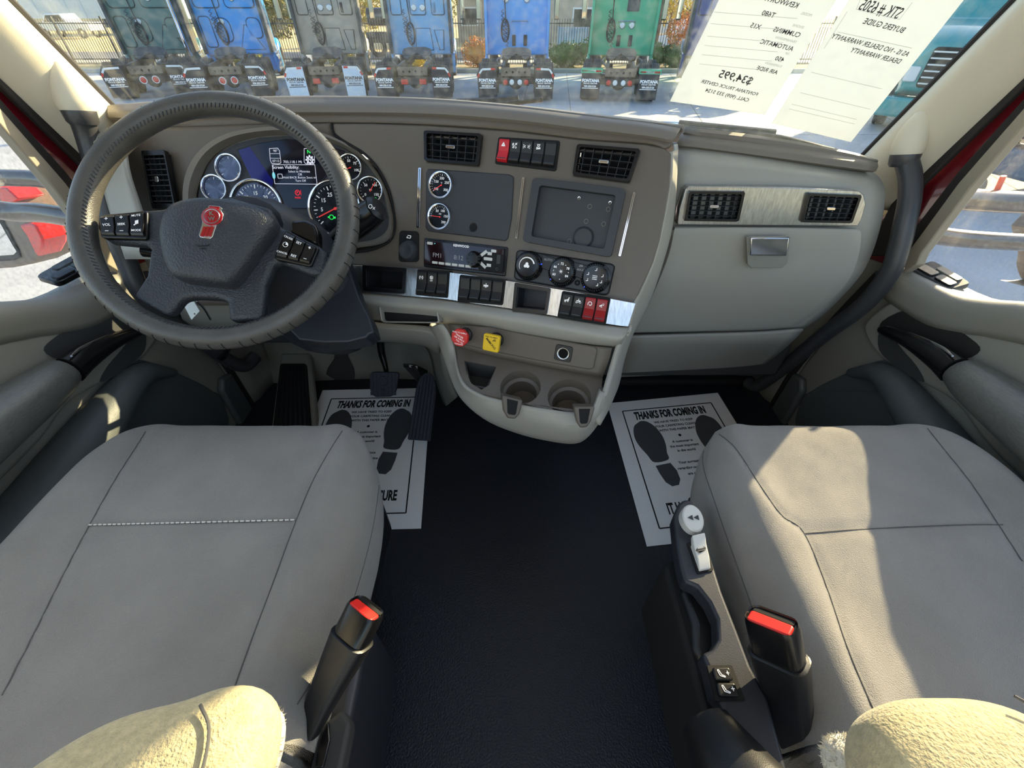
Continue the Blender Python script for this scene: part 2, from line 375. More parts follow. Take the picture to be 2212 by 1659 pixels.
# ------------------------------------------------------------------ doors
def door(side, idx):
    s = -1 if side == 'left' else 1
    d = thing('door_%d' % idx, None, None, kind='structure')
    def fr(x): return Fr((s * x, 0, 0), (0, -s, 0), (0, 0, 1), (-s, 0, 0))
    def yz(pts): return [(-s * y, z) for y, z in pts]
    def sp(pts, k=4): q = spl([V((y, z, 0)) for y, z in pts], k, True); return [(p.x, p.y) for p in q]
    # main panel
    bm = B(); prism(bm, fr(.955), yz([(.955, .60), (1.0, .52), (1.05, .36), (1.075, .22), (1.085, .02), (1.06, -.03), (-.34, -.03), (-.34, .70), (.55, .70), (.66, .672), (.72, .64), (.78, .612), (.86, .597)]), -.05, 0)
    make('door_panel', bm, 'door_grey', d, bevel=.012, seg=3)
    # sill ledge on top
    bm = net([[V((s * x, y, z + dz)) for y, z in ((.965, .60), (.90, .60), (.80, .61), (.73, .638), (.66, .672), (.55, .70), (.2, .70), (-.34, .70))] for x, dz in ((.935, -.07), (.925, -.02), (.94, .004), (.97, .008), (1.03, 0))], 3)
    make('window_sill', bm, 'door_grey', d, solid=.01, soff=1 if s < 0 else -1)
    # raised surround of the pull handle
    o1 = sp([(.945, .44), (.925, .52), (.875, .575), (.80, .592), (.70, .60), (.60, .625), (.30, .64), (.30, .45), (.52, .43), (.64, .45), (.74, .43), (.86, .41)])
    bm = B(); prism(bm, fr(.955), yz(o1), -.01, .018); make('handle_surround', bm, 'door_grey', d, bevel=.01, seg=3)
    cup = sp([(.90, .47), (.865, .54), (.80, .567), (.72, .572), (.675, .565), (.70, .52), (.80, .475)])
    bm = B(); prism(bm, fr(.936), yz(cup), -.012, .0015); cp = make('handle_cup', bm, 'kick_dark' if s < 0 else 'seal_black', d)
    low = sp([(.89, .47), (.80, .462), (.75, .455), (.72, .44), (.78, .425), (.86, .425)])
    bm = B(); prism(bm, fr(.936), yz(low), -.012, .0012); make('lower_recess', bm, 'kick_dark', d)
    bm = tube(B(), [V((s * x, y, z)) for x, y, z in ((.925, .878, .475), (.915, .86, .484), (.90, .78, .512), (.893, .70, .528), (.89, .655, .53))], [.006, .012, .017, .026, .03], 12, 5)
    for v in bm.verts: v.co.x = s * (.905 + (abs(v.co.x) - .905) * .8)
    make('pull_handle', bm, 'satin_black', d, label='glossy black pull handle')
    bm = tube(B(), [V((s * x, y, z)) for x, y, z in ((.918, .865, .4925), (.905, .78, .5265), (.888, .70, .552), (.872, .66, .562))], [.002, .003, .004, .002], 8, 5)
    make('handle_trim', bm, 'chrome', d, label='bright metal edge of the handle')
    bm = tube(B(), [V((s * x, y, z)) for x, y, z in ((.905, .652, .528), (.902, .60, .530), (.895, .45, .540), (.88, .30, .55), (.88, .0, .55), (.88, -.3, .55))], [.030, .040, .050, .055, .055, .055], 16, 4)
    make('armrest_pad', bm, 'brushed_wood', d, label='armrest capped in brushed grey trim')
    # lower pocket and leatherette insert
    ins = sp([(1.0, .10), (.985, .17), (.94, .26), (.86, .39), (.80, .415), (.66, .40), (.40, .36), (.1, .34), (-.1, .3), (-.1, .0), (.4, 0), (.9, 0)])
    bm = B(); prism(bm, fr(.955), yz(ins), -.02, .004); make('lower_insert', bm, 'door_dark', d, bevel=.004, label='dark grey padded insert')
    bol = [V((s * x, y, z)) for x, y, z in ((.945, .90, .315), (.93, .80, .39), (.92, .66, .385), (.912, .5, .36), (.91, .3, .33), (.91, -.2, .30))]
    make('padded_bolster', tube(B(), bol, [.012, .03, .045, .06, .07, .07], 14, 5), 'door_dark', d, label='dark padded roll under the armrest')
    bm = B(); 
    a, b = V((s * .925, .80, .352)), V((s * .940, .915, .20))
    for t in range(26):
        p = (V((s * .9305, .79, .345))).lerp(V((s * .9495, .95, .20)), t / 26)
        tube(bm, [p, p + V((0, .004, -.004))], .0012, 5, smooth=False)
    make('stitching', bm, 'seat_thread', d, kind='stuff')
    bm = B(); prism(bm, fr(.955), yz([(1.075, .165), (1.03, .18), (1.0, .15), (.995, -.02), (1.08, -.02)]), 0, .022)
    make('step_cover', bm, 'door_dark', d, bevel=.008)
    bm = tube(B(), [V((s * .952, y, z)) for y, z in ((1.005, .56), (1.06, .36), (1.088, .2), (1.10, .0))], .013, 10, 5)
    make('door_seal', bm, 'seal_black', d)
    # window glass
    bm = B(); prism(bm, fr(.972), yz([(.945, .60), (.915, .95), (.72, 1.35), (.60, 1.62), (-.34, 1.62), (-.34, .60)]), -.004, 0)
    make('door_window', bm, 'door_glass', d, smooth=False)
    bm = B(); wbox(bm, *( (s * .94, s * 1.0) if s > 0 else (s * 1.0, s * .94)), -.36, .66, 1.60, 1.72); wbox(bm, *((.94, 1.0) if s > 0 else (-1.0, -.94)), -.38, -.28, .6, 1.72)
    make('door_header', bm, 'frame_beige', d, bevel=.01)
    # window switch pod on the sill
    q = Qd(PZ(1960, 588, .60), PZ(2045, 636, .60), PZ(2092, 622, .612), PZ(2010, 572, .605))
    if s < 0: q = Qd(*[V((-p.x, p.y - .02, p.z + .028)) for p in (q.c[1], q.c[0], q.c[3], q.c[2])])
    for p in q.c: p.z += .006
    bm = B(); prism(bm, q, rr(0, 1, 0, 1, .14, .14), -.006, .006); pod = make('switch_pod', bm, 'satin_black' if s < 0 else 'kick_dark', d, bevel=.002)
    for a0, a1, b0, b1 in ((.08, .48, .1, .5), (.54, .92, .1, .5), (.3, .85, .58, .9)):
        bm = B(); prism(bm, q, rr(a0, a1, b0, b1, .05, .1), .004, .010); make('window_switch', bm, 'black_plastic', pod, bevel=.001)
    return d
door('left', 1); door('right', 2)

# lower kick panels beside the footwells
for s, side in ((-1, 'left'), (1, 'right')):
    bm = B(); a_, b_ = sorted((s * .985, s * 1.01)); wbox(bm, a_, b_, .965, 1.30, -.05, .60); wbox(bm, a_, b_, 1.03, 1.30, .60, .80); make('wall_%s_jamb_filler' % side, bm, 'dash_grey', kind='structure')
    bm = net([[V((s * .984, 1.02, z)), V((s * .965, 1.06, z)), V((s * .93, 1.12, z)), V((s * .92, 1.18, z)), V((s * .90, 1.245, z))] for z in (-.02, .2, .45, .7)], 3)
    make('wall_%s_kick' % side, bm, 'kick_grey', kind='structure', solid=.01)
# grab handles
def grab(name, lab, pts3, cap, capdir, r=.021):
    t = thing(name, lab, 'grab handle', pts3[0], group='cab entry grab handles')
    make('rail', tube(B(), pts3, [r] * len(pts3), 16, 6), 'tube_black', t)
    a = pts3[0]; n = capdir.normalized(); h = n.orthogonal().normalized(); v = n.cross(h)
    f = Fr(a, h, v, n)
    make('collar', lathe(B(), f, 0, 0, [(.022, -.02), (.026, -.014), (.028, .004), (.026, .014)], 24), 'tube_black', t)
    bm = lathe(B(), f, 0, 0, [(.027, .002), (.030, .010), (.030, .024), (.027, .045), (.021, .066), (.011, .082), (0.0, .086)], 24)
    for vv in bm.verts:
        if (vv.co - a).dot(n) > .04: vv.co += cap * ((vv.co - a).dot(n) - .04) * 6
    make('mount_cap', bm, 'cream_trim', t, label='cream plastic mounting cap')
    return t
R = [(1955, 338), (1966, 380), (1965, 430), (1955, 480), (1942, 534), (1920, 592), (1864, 660), (1785, 719), (1718, 774), (1667, 814), (1634, 834), (1614, 826)]
XR = [.865, .875, .88, .88, .885, .89, .89, .89, .89, .885, .875, .86]
grab('grab_handle', 'black tubular grab handle on the passenger side pillar, right of the glove box', [PX(x, y, X) for (x, y), X in zip(R, XR)], V((.02, .0, .0)), V((-.05, .25, 1)))
Lp = [(172, 245), (188, 290), (203, 340), (222, 410), (245, 490), (272, 560), (305, 630), (365, 690), (440, 742), (492, 778), (528, 790), (552, 770)]
XL = [-.865, -.875, -.88, -.88, -.885, -.89, -.89, -.89, -.89, -.885, -.875, -.86]
grab('grab_handle', 'black tubular grab handle on the driver side pillar, behind the steering wheel', [PX(x, y, X) for (x, y), X in zip(Lp, XL)], V((-.01, .0, 0)), V((.02, .2, 1)))
# ================================================================== DASHBOARD
PC = frame(1005, 558, .88, 19, 28)        # centre panel, turned to the driver
PI = frame(640, 400, .93, 0, 28)          # instrument cluster
PG = frame(1600, 445, .918, 0, 8)         # glove box side
dash = thing('dashboard', 'grey and brown truck dashboard with gauges, vents, switches and radio below the windshield', 'dashboard', (0, .95, .6))
# top pad
cre = [PI.P(250, 274), PI.P(400, 273), PI.P(540, 268), PC.P(715, 264), PC.P(920, 268), PC.P(1100, 280), PC.P(1257, 299), PC.P(1396, 309), PC.P(1440, 322)]
midl = [PY(a, b, c.y + .012) for (a, b), c in zip([(243, 255), (400, 250), (540, 243), (715, 240), (920, 243), (1100, 256), (1257, 275), (1390, 290), (1455, 303)], cre)]
crs = [PY(a, b, c.y + .055) for (a, b), c in zip([(248, 240), (400, 228), (540, 222), (715, 220), (920, 225), (1100, 239), (1257, 257), (1371, 270), (1470, 284)], cre)]
fr1 = [V((c.x * 1.0, min(YW(min(abs(c.x), .88), .80) - .01, c.y + .4), c.z - .10)) for c in crs]
und = [c + V((0, .03, -.02)) for c in cre]
make('pad_front_band', net([und, cre, [a.lerp(b, .9) for a, b in zip(cre, midl)], [p + V((0, .012, -.002)) for p in midl]], 4), 'dash_brown', dash, solid=.008, label='darker band along the front of the top pad')
make('top_pad', net([[p + V((0, .02, -.008)) for p in midl], midl, [a.lerp(b, .6) + V((0, -.004, .003)) for a, b in zip(midl, crs)], crs, [a.lerp(b, .35) + V((0, 0, .002)) for a, b in zip(crs, fr1)], fr1], 4), 'pad_brown', dash, solid=.01, soff=-1)
# passenger side ledge and face
lu = [PY(1472, 284, 1.07), PY(1640, 302, 1.07), PY(1811, 331, 1.06), PY(1880, 350, 1.05)]
ll = [PY(1462, 309, 1.02), PY(1616, 329, 1.02), PY(1779, 352, 1.01), PY(1890, 366, 1.01)]
lf = [V((p.x + (.02 if i == 3 else 0), YW(min(p.x, .88), .77) - .01, .768)) for i, p in enumerate(lu)]
make('windshield_ledge', net([lf, lu, [a.lerp(b, .5) + V((0, -.004, .004)) for a, b in zip(lu, ll)], ll, [p + V((0, .03, -.004)) for p in ll]], 4), 'pad_brown', dash, solid=.006)
rws = [[PY(x, y, Y + .012 * (j == 3)) for j, (x, y) in enumerate(r)] for r, Y in (
    ([(1466, 312), (1616, 331), (1779, 354), (1884, 370)], 1.03), ([(1463, 335), (1616, 348), (1779, 368), (1900, 384)], 1.0),
    ([(1461, 362), (1616, 366), (1779, 380), (1910, 404)], .978), ([(1459, 402), (1616, 402), (1779, 405), (1912, 430)], .966),
    ([(1453, 486), (1616, 487), (1779, 491), (1903, 486)], .952))]
low = [([(1438, 560), (1600, 560), (1760, 560), (1882, 552)], .945), ([(1420, 610), (1590, 610), (1740, 610), (1852, 604)], .935), ([(1385, 680), (1560, 680), (1690, 680), (1790, 670)], .945), ([(1362, 720), (1540, 720), (1640, 718), (1738, 711)], .955)]
rws2 = [[PY(x, y, Y + .012) for x, y in r] for r, Y in low]
make('passenger_panel', net(rws + rws2, 4), 'dash_grey', dash, solid=.012, soff=1)
# right end cap
# glove box door, bulging
def gl(r, Y): return [PY(x, y, Y) for x, y in r]
gd = [gl([(1458, 489), (1580, 489), (1720, 490), (1846, 492)], .938), gl([(1456, 500), (1580, 498), (1720, 499), (1860, 503)], .930),
      gl([(1445, 550), (1575, 550), (1720, 550), (1854, 555)], .925), gl([(1424, 605), (1570, 605), (1715, 605), (1832, 607)], .920),
      gl([(1404, 648), (1560, 650), (1690, 652), (1790, 652)], .925), gl([(1372, 700), (1545, 698), (1650, 694), (1738, 690)], .938), gl([(1364, 718), (1540, 714), (1636, 710), (1716, 706)], .945)]
glove = make('glove_box_door', net(gd, 5), 'dash_grey', dash, solid=.02, soff=1, bevel=.003)
lp = [gl([(1358, 727), (1540, 722), (1640, 719), (1736, 712)], .95), gl([(1354, 745), (1540, 742), (1630, 740), (1715, 735)], .955), gl([(1346, 785), (1540, 775), (1620, 768), (1680, 766)], 1.0), gl([(1338, 815), (1530, 806), (1600, 802), (1640, 795)], 1.06)]
make('lower_panel', net(lp, 4), 'dash_grey', dash, solid=.01, soff=1)
make('under_panel', wbox(B(), .22, .86, 1.04, 1.235, .18, .30), 'kick_dark', dash, bevel=.01)
# latch of the glove box
bm = B(); prism(bm, PG.off(.022), px2(PG, [(1612, 585), (1618, 577), (1700, 577), (1698, 570), (1692, 578)][:0] + [(1612, 512), (1614, 570), (1622, 578), (1688, 578), (1700, 568), (1706, 512)], .022), -.004, .002); make('latch_recess', bm, 'kick_grey', glove, bevel=.001)
bm = B(); prism(bm, PG.off(.03), px2(PG, [(1621, 513), (1619, 551), (1698, 552), (1704, 513)], .03), -.012, .003); make('latch', bm, 'chrome', glove, bevel=.002, label='mirror bright latch plate')
# brushed strip with the two passenger vents
strip_px = [(1462, 478), (1466, 450), (1478, 408), (1486, 402), (1700, 404), (1850, 411), (1862, 420), (1866, 440), (1858, 470), (1848, 487), (1700, 486), (1462, 484)]
PGs = PG.off(.004)
v1 = [(1475, 475), (1592, 477), (1606, 412), (1485, 411)]; v2 = [(1725, 478), (1835, 480), (1856, 420), (1740, 415)]
def shrink(fr, pts, k): q = px2(fr, pts); cx = sum(a for a, b in q) / 4; cy = sum(b for a, b in q) / 4; return [(cx + (a - cx) * k, cy + (b - cy) * k) for a, b in q]
bm = B(); prism(bm, PGs, px2(PGs, strip_px), -.02, .006, [shrink(PGs, v1, .97), shrink(PGs, v2, .97)])
make('vent_strip', bm, 'brushed', dash, bevel=.0015, label='brushed metal strip around the passenger vents')
# centre panel plate
cp_px = [(716, 266), (800, 266), (920, 270), (1100, 282), (1257, 301), (1396, 311), (1436, 319), (1451, 331), (1447, 400), (1438, 455), (1425, 520), (1411, 566), (1392, 610), (1372, 655), (1120, 612), (960, 590), (751, 571),
         (740, 548), (800, 540), (838, 522), (851, 497), (849, 460), (838, 410), (815, 362), (784, 329), (745, 306), (722, 290)]
vA = [(921, 350), (1036, 360), (1044, 292), (920, 285)]; vB = [(1238, 380), (1360, 396), (1384, 325), (1248, 314)]
radio_px = [(918, 575), (1091, 595), (1096, 536), (919, 516)]
bigA = [(922, 500), (1098, 520), (1110, 379), (925, 365)]; scr = [(1133, 522), (1320, 556), (1352, 412), (1155, 387)]
cl_px = [(1114, 602), (1311, 636), (1325, 573), (1120, 542)]
hz = [(1073, 352), (1198, 367), (1206, 307), (1080, 299)]
def hole(fr, pts, k=.97): return shrink(fr, pts, k)
bm = B(); prism(bm, PC, px2(PC, cp_px), -.035, 0, [hole(PC, vA), hole(PC, vB), hole(PC, radio_px), hole(PC, scr, .9), hole(PC, cl_px, .95), hole(PC, hz, .95)])
make('centre_panel', bm, 'dash_brown', dash, bevel=.003, label='brown textured centre panel')
# light grey frame right of centre panel sweeping down to the console
def two(outer, inner, Yo, Yi): return [[PY(x, y, Y) for (x, y), Y in zip(outer, Yo)], [(PY(a[0], a[1], A).lerp(PY(b[0], b[1], Bb), .5) + V((0, -.018, 0))) for a, A, b, Bb in zip(outer, Yo, inner, Yi)], [PY(x, y, Y) for (x, y), Y in zip(inner, Yi)]]
inner = [(1452, 327), (1450, 380), (1438, 447), (1411, 565), (1372, 653), (1357, 706), (1340, 745), (1326, 790), (1306, 858), (1287, 903)]
outer = [(1464, 311), (1461, 390), (1454, 486), (1430, 577), (1399, 664), (1366, 722), (1350, 775), (1338, 830), (1322, 868), (1300, 905)]
Yi = [.815, .80, .79, .735, .70, .675, .66, .64, .58, .555]; Yo = [.99, .97, .94, .90, .87, .84, .80, .74, .66, .58]
make('centre_frame', net(two(outer, inner, Yo, Yi), 4), 'dash_grey', dash, solid=.008, soff=1, label='light grey frame beside the centre panel')

# --- air vents
def vent(fr, pts, nh=5, nv=6, w=.0, vertical=False, knob=True, deep=.03, lab=None):
    q = QF(fr, pts, w)
    bm = B(); prism(bm, q, rr(0, 1, 0, 1, .05, .08), -.004, .010, [rr(.05, .95, .09, .91, .04, .06)])
    o = make('air_vent', bm, 'satin_black', dash, bevel=.0012, label=lab)
    bm = B(); qbox(bm, q, .03, .97, .05, .95, -deep - .003, -deep); make('duct', bm, 'matt_black', o)
    for k in range(nv):
        s = .05 + .9 * (k + .5) / nv; bm = B(); box8(bm, [q.at(s - .008, .08, -.016), q.at(s + .008, .08, -.016), q.at(s + .008, .92, -.016), q.at(s - .008, .92, -.016), q.at(s - .004, .08, .002), q.at(s + .005, .08, .002), q.at(s + .005, .92, .002), q.at(s - .004, .92, .002)])
        make('vane', bm, 'panel_black', o)
    for k in range(nh):
        t = .09 + .82 * (k + .5) / nh; bm = B(); qbox(bm, q, .05, .95, t - .009, t + .009, -.006, .006); make('slat', bm, 'panel_black', o, bevel=.0006)
    if knob:
        bm = B(); prism(bm, q, rr(.41, .57, .45, .56, .02, .03), .004, .013); make('slider_tab', bm, 'chrome', o, bevel=.001)
    return o
vent(PC, vA, 4, 6); vent(PC, vB, 4, 6); vent(PGs, v1, 5, 6, .003); vent(PGs, v2, 5, 6, .003)
vL = [(336, 452), (386, 452), (362, 326), (312, 328)]
# --- rocker switches
def icon(bm, q, kind, s=.5, t=.72, z=.0075):
    def st(a, b, c, d, wd=.0009): strip(bm, q, s + a / q.W, t + b / q.H, s + c / q.W, t + d / q.H, wd, z, z + .0004, 1 / q.W, 1 / q.H)
    def rg(cx, cy, r, wd=.0007, a0=0, a1=360, n=16):
        for k in range(n):
            a = radians(a0 + (a1 - a0) * k / n); b = radians(a0 + (a1 - a0) * (k + 1) / n); st(cx + r * cos(a), cy + r * sin(a), cx + r * cos(b), cy + r * sin(b), wd)
    m = .001
    if kind == 'tri':
        for k in (4.2, 2.2):
            P = [(k * m * cos(radians(a)), k * m * sin(radians(a))) for a in (90, 210, 330)]
            for i in range(3): st(*P[i], *P[(i + 1) % 3])
    elif kind == 'tc': rg(0, 0, .0042, .0009, -60, 60); rg(0, 0, .0042, .0009, 120, 240); qt(bm, q, 'TC', s, t, .005, w=z, bold=.02)
    elif kind == 'off': rg(0, .001, .0036); rg(0, .001, .002); st(-.003, .004, .003, -.002); qt(bm, q, 'OFF', s, t - .0055 / q.H, .0038, w=z, bold=.02)
    elif kind == 'lamps':
        rg(-.003, .002, .002, .0012, 90, 270); st(-.003, .004, -.003, 0, .0012); st(.0, .004, .004, .004); st(.0, .002, .004, .002); st(.004, .005, -.004, -.004); rg(-.003, -.003, .0013); rg(.002, -.003, .0014)
    elif kind == 'park':
        for e in (-1, 1):
            rg(e * .002, 0, .0016, .0012, -90, 90) if e > 0 else rg(e * .002, 0, .0016, .0012, 90, 270)
            for dy in (-.0016, 0, .0016): st(e * .0045, dy * 1.3, e * .007, dy * 1.9)
    elif kind == 'dim': rg(0, .004, .002, .0012, 180, 360); st(-.003, .005, .003, .005); st(-.004, -.001, .004, -.001, .0016); st(-.004, -.003, .004, -.002); st(-.002, .001, -.003, .0); st(.002, .001, .003, 0)
    elif kind == 'axle': st(-.004, 0, .004, 0, .0016); rg(0, 0, .0018, .001); [st(e * .004, -.002, e * .004, .002, .0018) for e in (-1, 1)]; st(0, .002, 0, .005); st(-.002, -.003, .002, -.003, .001)
    elif kind == 'truck': st(-.005, -.001, .004, .001, .002); rg(-.003, -.003, .001); rg(.002, -.002, .001); st(.003, .003, .0035, .006, .0014); st(.001, .002, .004, .003)
    elif kind == 'load': st(-.004, .002, .004, .002, .0015); st(-.003, -.002, .003, .001, .001); rg(-.0035, -.001, .0015); rg(.0035, -.001, .0015); st(0, .003, 0, .006, .001)
    elif kind == 'plug': rg(0, 0, .0035, .0013, -90, 180); st(-.0035, 0, -.0035, -.003, .0013); st(.0, -.001, 0, -.0035, .0013)
    elif kind == 'tow': st(-.004, -.002, .001, .001, .002); st(.001, .003, .0045, .003, .001); st(.002, .0005, .0045, .0005, .001); rg(.0, -.0025, .0011)
def rocker(q, color='black_plastic', ic=None, lit='white_print', lab=None, parent=None, lip=True):
    prof = [(0.03, 0), (.03, .003), (.10, .0085), (.16, .0095), (.24, .007), (.5, .0035), (.9, .0065), (.97, .006), (.97, 0)]
    bm = B(); a = [bm.verts.new(q.at(.06, t, w)) for t, w in prof]; b = [bm.verts.new(q.at(.94, t, w)) for t, w in prof]
    n = len(prof)
    for i in range(n): bm.faces.new((a[i], a[(i + 1) % n], b[(i + 1) % n], b[i]))
    bm.faces.new(a[::-1]); bm.faces.new(b)
    o = make('rocker_switch', bm, color, dash, bevel=.0009, label=lab, smooth=False)
    if lip: bm = B(); qbox(bm, q, .16, .84, .15, .18, .009, .0102); make('switch_ridge', bm, 'panel_black', o)
    if ic: bm = B(); icon(bm, q, ic); make('switch_symbol', bm, lit, o, smooth=False)
    return o
def bank(fr, pts, specs, w=0, name='switch_housing', gap=.0):
    q = QF(fr, pts, w); bm = B(); prism(bm, q, rr(-.03, 1.03, -.05, 1.05, .04, .08), -.02, .0015); make(name, bm, 'matt_black', dash, bevel=.001)
    n = len(specs)
    for i, sp_ in enumerate(specs):
        c, ic, lit, lab = sp_; rocker(sub(q, i / n, (i + 1) / n, .02, .98), c, ic, lit, lab)
BP = 'black_plastic'
bank(PC, hz, [('red_plastic', 'tri', 'white_print', 'red hazard switch'), (BP, 'lamps', 'white_print', None), (BP, 'park', 'white_print', None), (BP, 'dim', 'white_print', None), (BP, None, None, 'blank black switch')], .001)
# --- left gauge plate
fa = PC
bm = B(); prism(bm, PC, px2(PC, [(925, 365), (1000, 370), (1100, 377), (1110, 382), (1110, 400), (1106, 470), (1098, 515), (1092, 521), (1000, 509), (926, 500), (920, 492), (921, 375)]), -.002, .003, [[(a, b) for a, b in circ(*PC.uv(1023, 492), .0078, n=20)]])
make('gauge_plate', bm, 'panel_black', dash, bevel=.002, label='dark blanking plate holding two round gauges')
bm = B(); lathe(bm, PC, *PC.uv(1023, 492), [(.0079, .0022), (.0079, .0004), (0, .0004)], 20); make('plate_hole', bm, 'matt_black', dash)
def gauge(fr, px, py, r, nums=(), a0=225, a1=-45, ticks=24, na=None, face='dial_face', num_size=None, inner=None, hub=True, warn=(), par=None, w=.003, bez='chrome', sub_t=None, dial_r=.84, redarc=False, glass=False, wide=.16):
    u, v = fr.uv(px, py, w); f = fr.off(w)
    bm = B(); ring(bm, f, u, v, r * (1 - wide), r, 0, .009, 40); g = make('gauge', bm, bez, par or dash)
    bm = B(); lathe(bm, f, u, v, [(r * .86, .0015), (0, .0015)], 32); make('dial', bm, face, g)
    bm = B()
    for k in range(ticks + 1):
        a = radians(a0 + (a1 - a0) * k / ticks); big = k % max(1, ticks // max(1, len(nums) - 1)) == 0
        r1 = r * .80; r0 = r * (.66 if big else .73)
        strip(bm, f, u + r0 * cos(a), v + r0 * sin(a), u + r1 * cos(a), v + r1 * sin(a), r * (.035 if big else .016), .0017, .002)
    ns = num_size or r * .26
    for i, s_ in enumerate(nums):
        if not s_: continue
        a = radians(a0 + (a1 - a0) * i / (len(nums) - 1)); text(bm, f, s_, u + r * .50 * cos(a), v + r * .50 * sin(a), ns, w=.002, bold=.012)
    if sub_t: text(bm, f, sub_t[0], u, v + r * sub_t[1], r * .18, w=.002)
    make('dial_markings', bm, 'white_print', g, smooth=False)
    if na is not None:
        a = radians(na); bm = B(); strip(bm, f, u - r * .1 * cos(a), v - r * .1 * sin(a), u + r * .70 * cos(a), v + r * .70 * sin(a), r * .038, .003, .0038); lathe(bm, f, u, v, [(r * .055, .0022), (r * .045, .004), (0, .004)], 14)
        make('needle', bm, 'needle_red', g, smooth=False)
    for (dx, dy, c, k) in warn:
        bm = B(); ring(bm, f, u + dx * r, v + dy * r, r * .09, r * .13, .0015, .002, 16); strip(bm, f, u + dx * r, v + (dy - .06) * r, u + dx * r, v + (dy + .06) * r, r * .05, .0016, .002)
        make('warning_light', bm, c, g, smooth=False)
    return g
gauge(PC, 954, 401, .0265, ['100', '150', '200', '250', '300'], 215, -35, 20, 215, sub_t=('°F', .16))
gauge(PC, 951, 469, .0262, ['', '50', '100', '150', '200'], 180, -45, 20, 180, sub_t=('PSI', .22))
# --- screen blank frame
q = QF(PC, scr, .001)
bm = B(); prism(bm, q, rr(-.005, 1.005, -.005, 1.005, .05, .06), -.01, .012, [rr(.085, .915, .10, .90, .03, .04)]); sf = make('screen_surround', bm, 'panel_black', dash, bevel=.004, seg=3, label='dark square tray with screw holes and round cap')
bm = B(); qbox(bm, q, .04, .96, .05, .95, -.012, -.002); make('back_plate', bm, 'panel_black', sf)
def qring(bm, fr, px, py, r0, r1, w0, w1, base=0): u, v = fr.uv(px, py, base); ring(bm, fr, u, v, r0, r1, base + w0, base + w1, 20)
bm = B(); u, v = PC.uv(1260, 513); lathe(bm, PC.off(-.002), u, v, [(.0195, 0), (.0195, .004), (.018, .006), (.016, .004), (0, .004)], 32); make('round_cap', bm, 'panel_black', sf)
for (x, y) in ((1251, 428), (1318, 438)):
    bm = B(); qring(bm, PC, x, y, .0016, .0034, -.002, .0008); make('screw_ring', bm, 'chrome', sf)
for (x, y) in ((1274, 446), (1314, 452), (1266, 478), (1304, 484), (1230, 521)):
    bm = B(); qring(bm, PC, x, y, .0034, .0043, -.002, .0002); make('moulded_ring', bm, 'kick_grey', sf)
# slim bright strips
for pts in ([(901, 492), (907, 493), (911, 363), (905, 363)], [(1113, 515), (1118, 516), (1134, 384), (1129, 383)], [(1336, 553), (1341, 554), (1373, 417), (1368, 415)]):
    q = QF(PC, pts, .001); bm = B(); prism(bm, q, rr(0, 1, 0, 1, .3, .012), 0, .003, [rr(.40, .60, .02, .98, .05, .004)]); make('trim_bar', bm, 'chrome', dash, bevel=.0005, label='slim bright vertical trim bar')
# mode dial left of radio
q = QF(PC, [(862, 566), (905, 566), (905, 500), (864, 498)], .001)
bm = B(); prism(bm, q, rr(0, 1, 0, 1, .18, .12), -.004, .003); md_ = make('dial_plate', bm, 'matt_black', dash, bevel=.001)
u, v = PC.uv(884, 542, .004); bm = B(); lathe(bm, PC.off(.003), u, v, [(.0215, 0), (.0215, .005), (.0185, .012), (.0165, .016), (.012, .0165), (.010, .0155), (0, .0155)], 28); make('selector_knob', bm, 'panel_black', md_)
bm = B(); f = PC.off(.0035); u, v = PC.uv(883, 512, .004); strip(bm, f, u - .005, v - .002, u + .004, v - .002, .0014); strip(bm, f, u + .004, v - .002, u + .005, v + .003, .0014); strip(bm, f, u + .005, v + .003, u - .003, v + .003, .0014); strip(bm, f, u - .005, v - .002, u - .003, v + .001, .0014); make('back_arrow', bm, 'white_print', md_, smooth=False)
# --- radio
q = QF(PC, radio_px, .0)
bm = B(); prism(bm, q, rr(-.01, 1.01, -.03, 1.03, .02, .05), -.008, .003); rd = make('radio', bm, 'satin_black', dash, bevel=.0015, label='black single slot car stereo')
bm = B(); prism(bm, q, rr(.02, .98, .07, .95, .015, .04), .003, .012); make('faceplate', bm, 'radio_lcd', rd, bevel=.0015)
Z = .0122
bm = B(); qt(bm, q, 'KENWOOD', .48, .875, .0065, w=Z, bold=.03); make('maker_lettering', bm, 'white_print', rd, smooth=False)
bm = B(); qt(bm, q, 'FM1', .19, .44, .0125, w=Z); qt(bm, q, '8:12', .455, .44, .0125, w=Z); make('display_text', bm, 'dim_print', rd, smooth=False)
bm = B()
for k in range(6): prism(bm, q, rr(.13 + k * .083, .198 + k * .083, .13, .22, .008, .02), .011, .0135)
make('preset_buttons', bm, 'light_grey_plastic', rd, smooth=False)
for a, b, c, d_ in ((.06, .13, .80, .90), (.84, .90, .78, .88), (.76, .86, .47, .58)):
    bm = B(); prism(bm, q, rr(a, b, c, d_, .01, .03), .011, .0135); make('button', bm, 'light_grey_plastic', rd, smooth=False)
for (x0, y0, x1, y1) in ((.725, .62, .79, .80), (.725, .36, .79, .20), (.80, .72, .85, .72), (.80, .30, .85, .30)):
    bm = B(); strip(bm, q, x0, y0, x1, y1, .006, .011, .0135, 1 / q.W, 1 / q.H); make('button', bm, 'light_grey_plastic', rd, smooth=False)
bm = B(); prism(bm, q, rr(.70, .985, .10, .74, .02, .05), .011, .0125); make('button_panel', bm, 'matt_black', rd)
f = Fr(q.at(.645, .45, .012), q.h, q.v, q.n); bm = B(); lathe(bm, f, 0, 0, [(.0165, 0), (.0165, .003), (.014, .008), (.013, .014), (.006, .0145), (0, .0145)], 28)
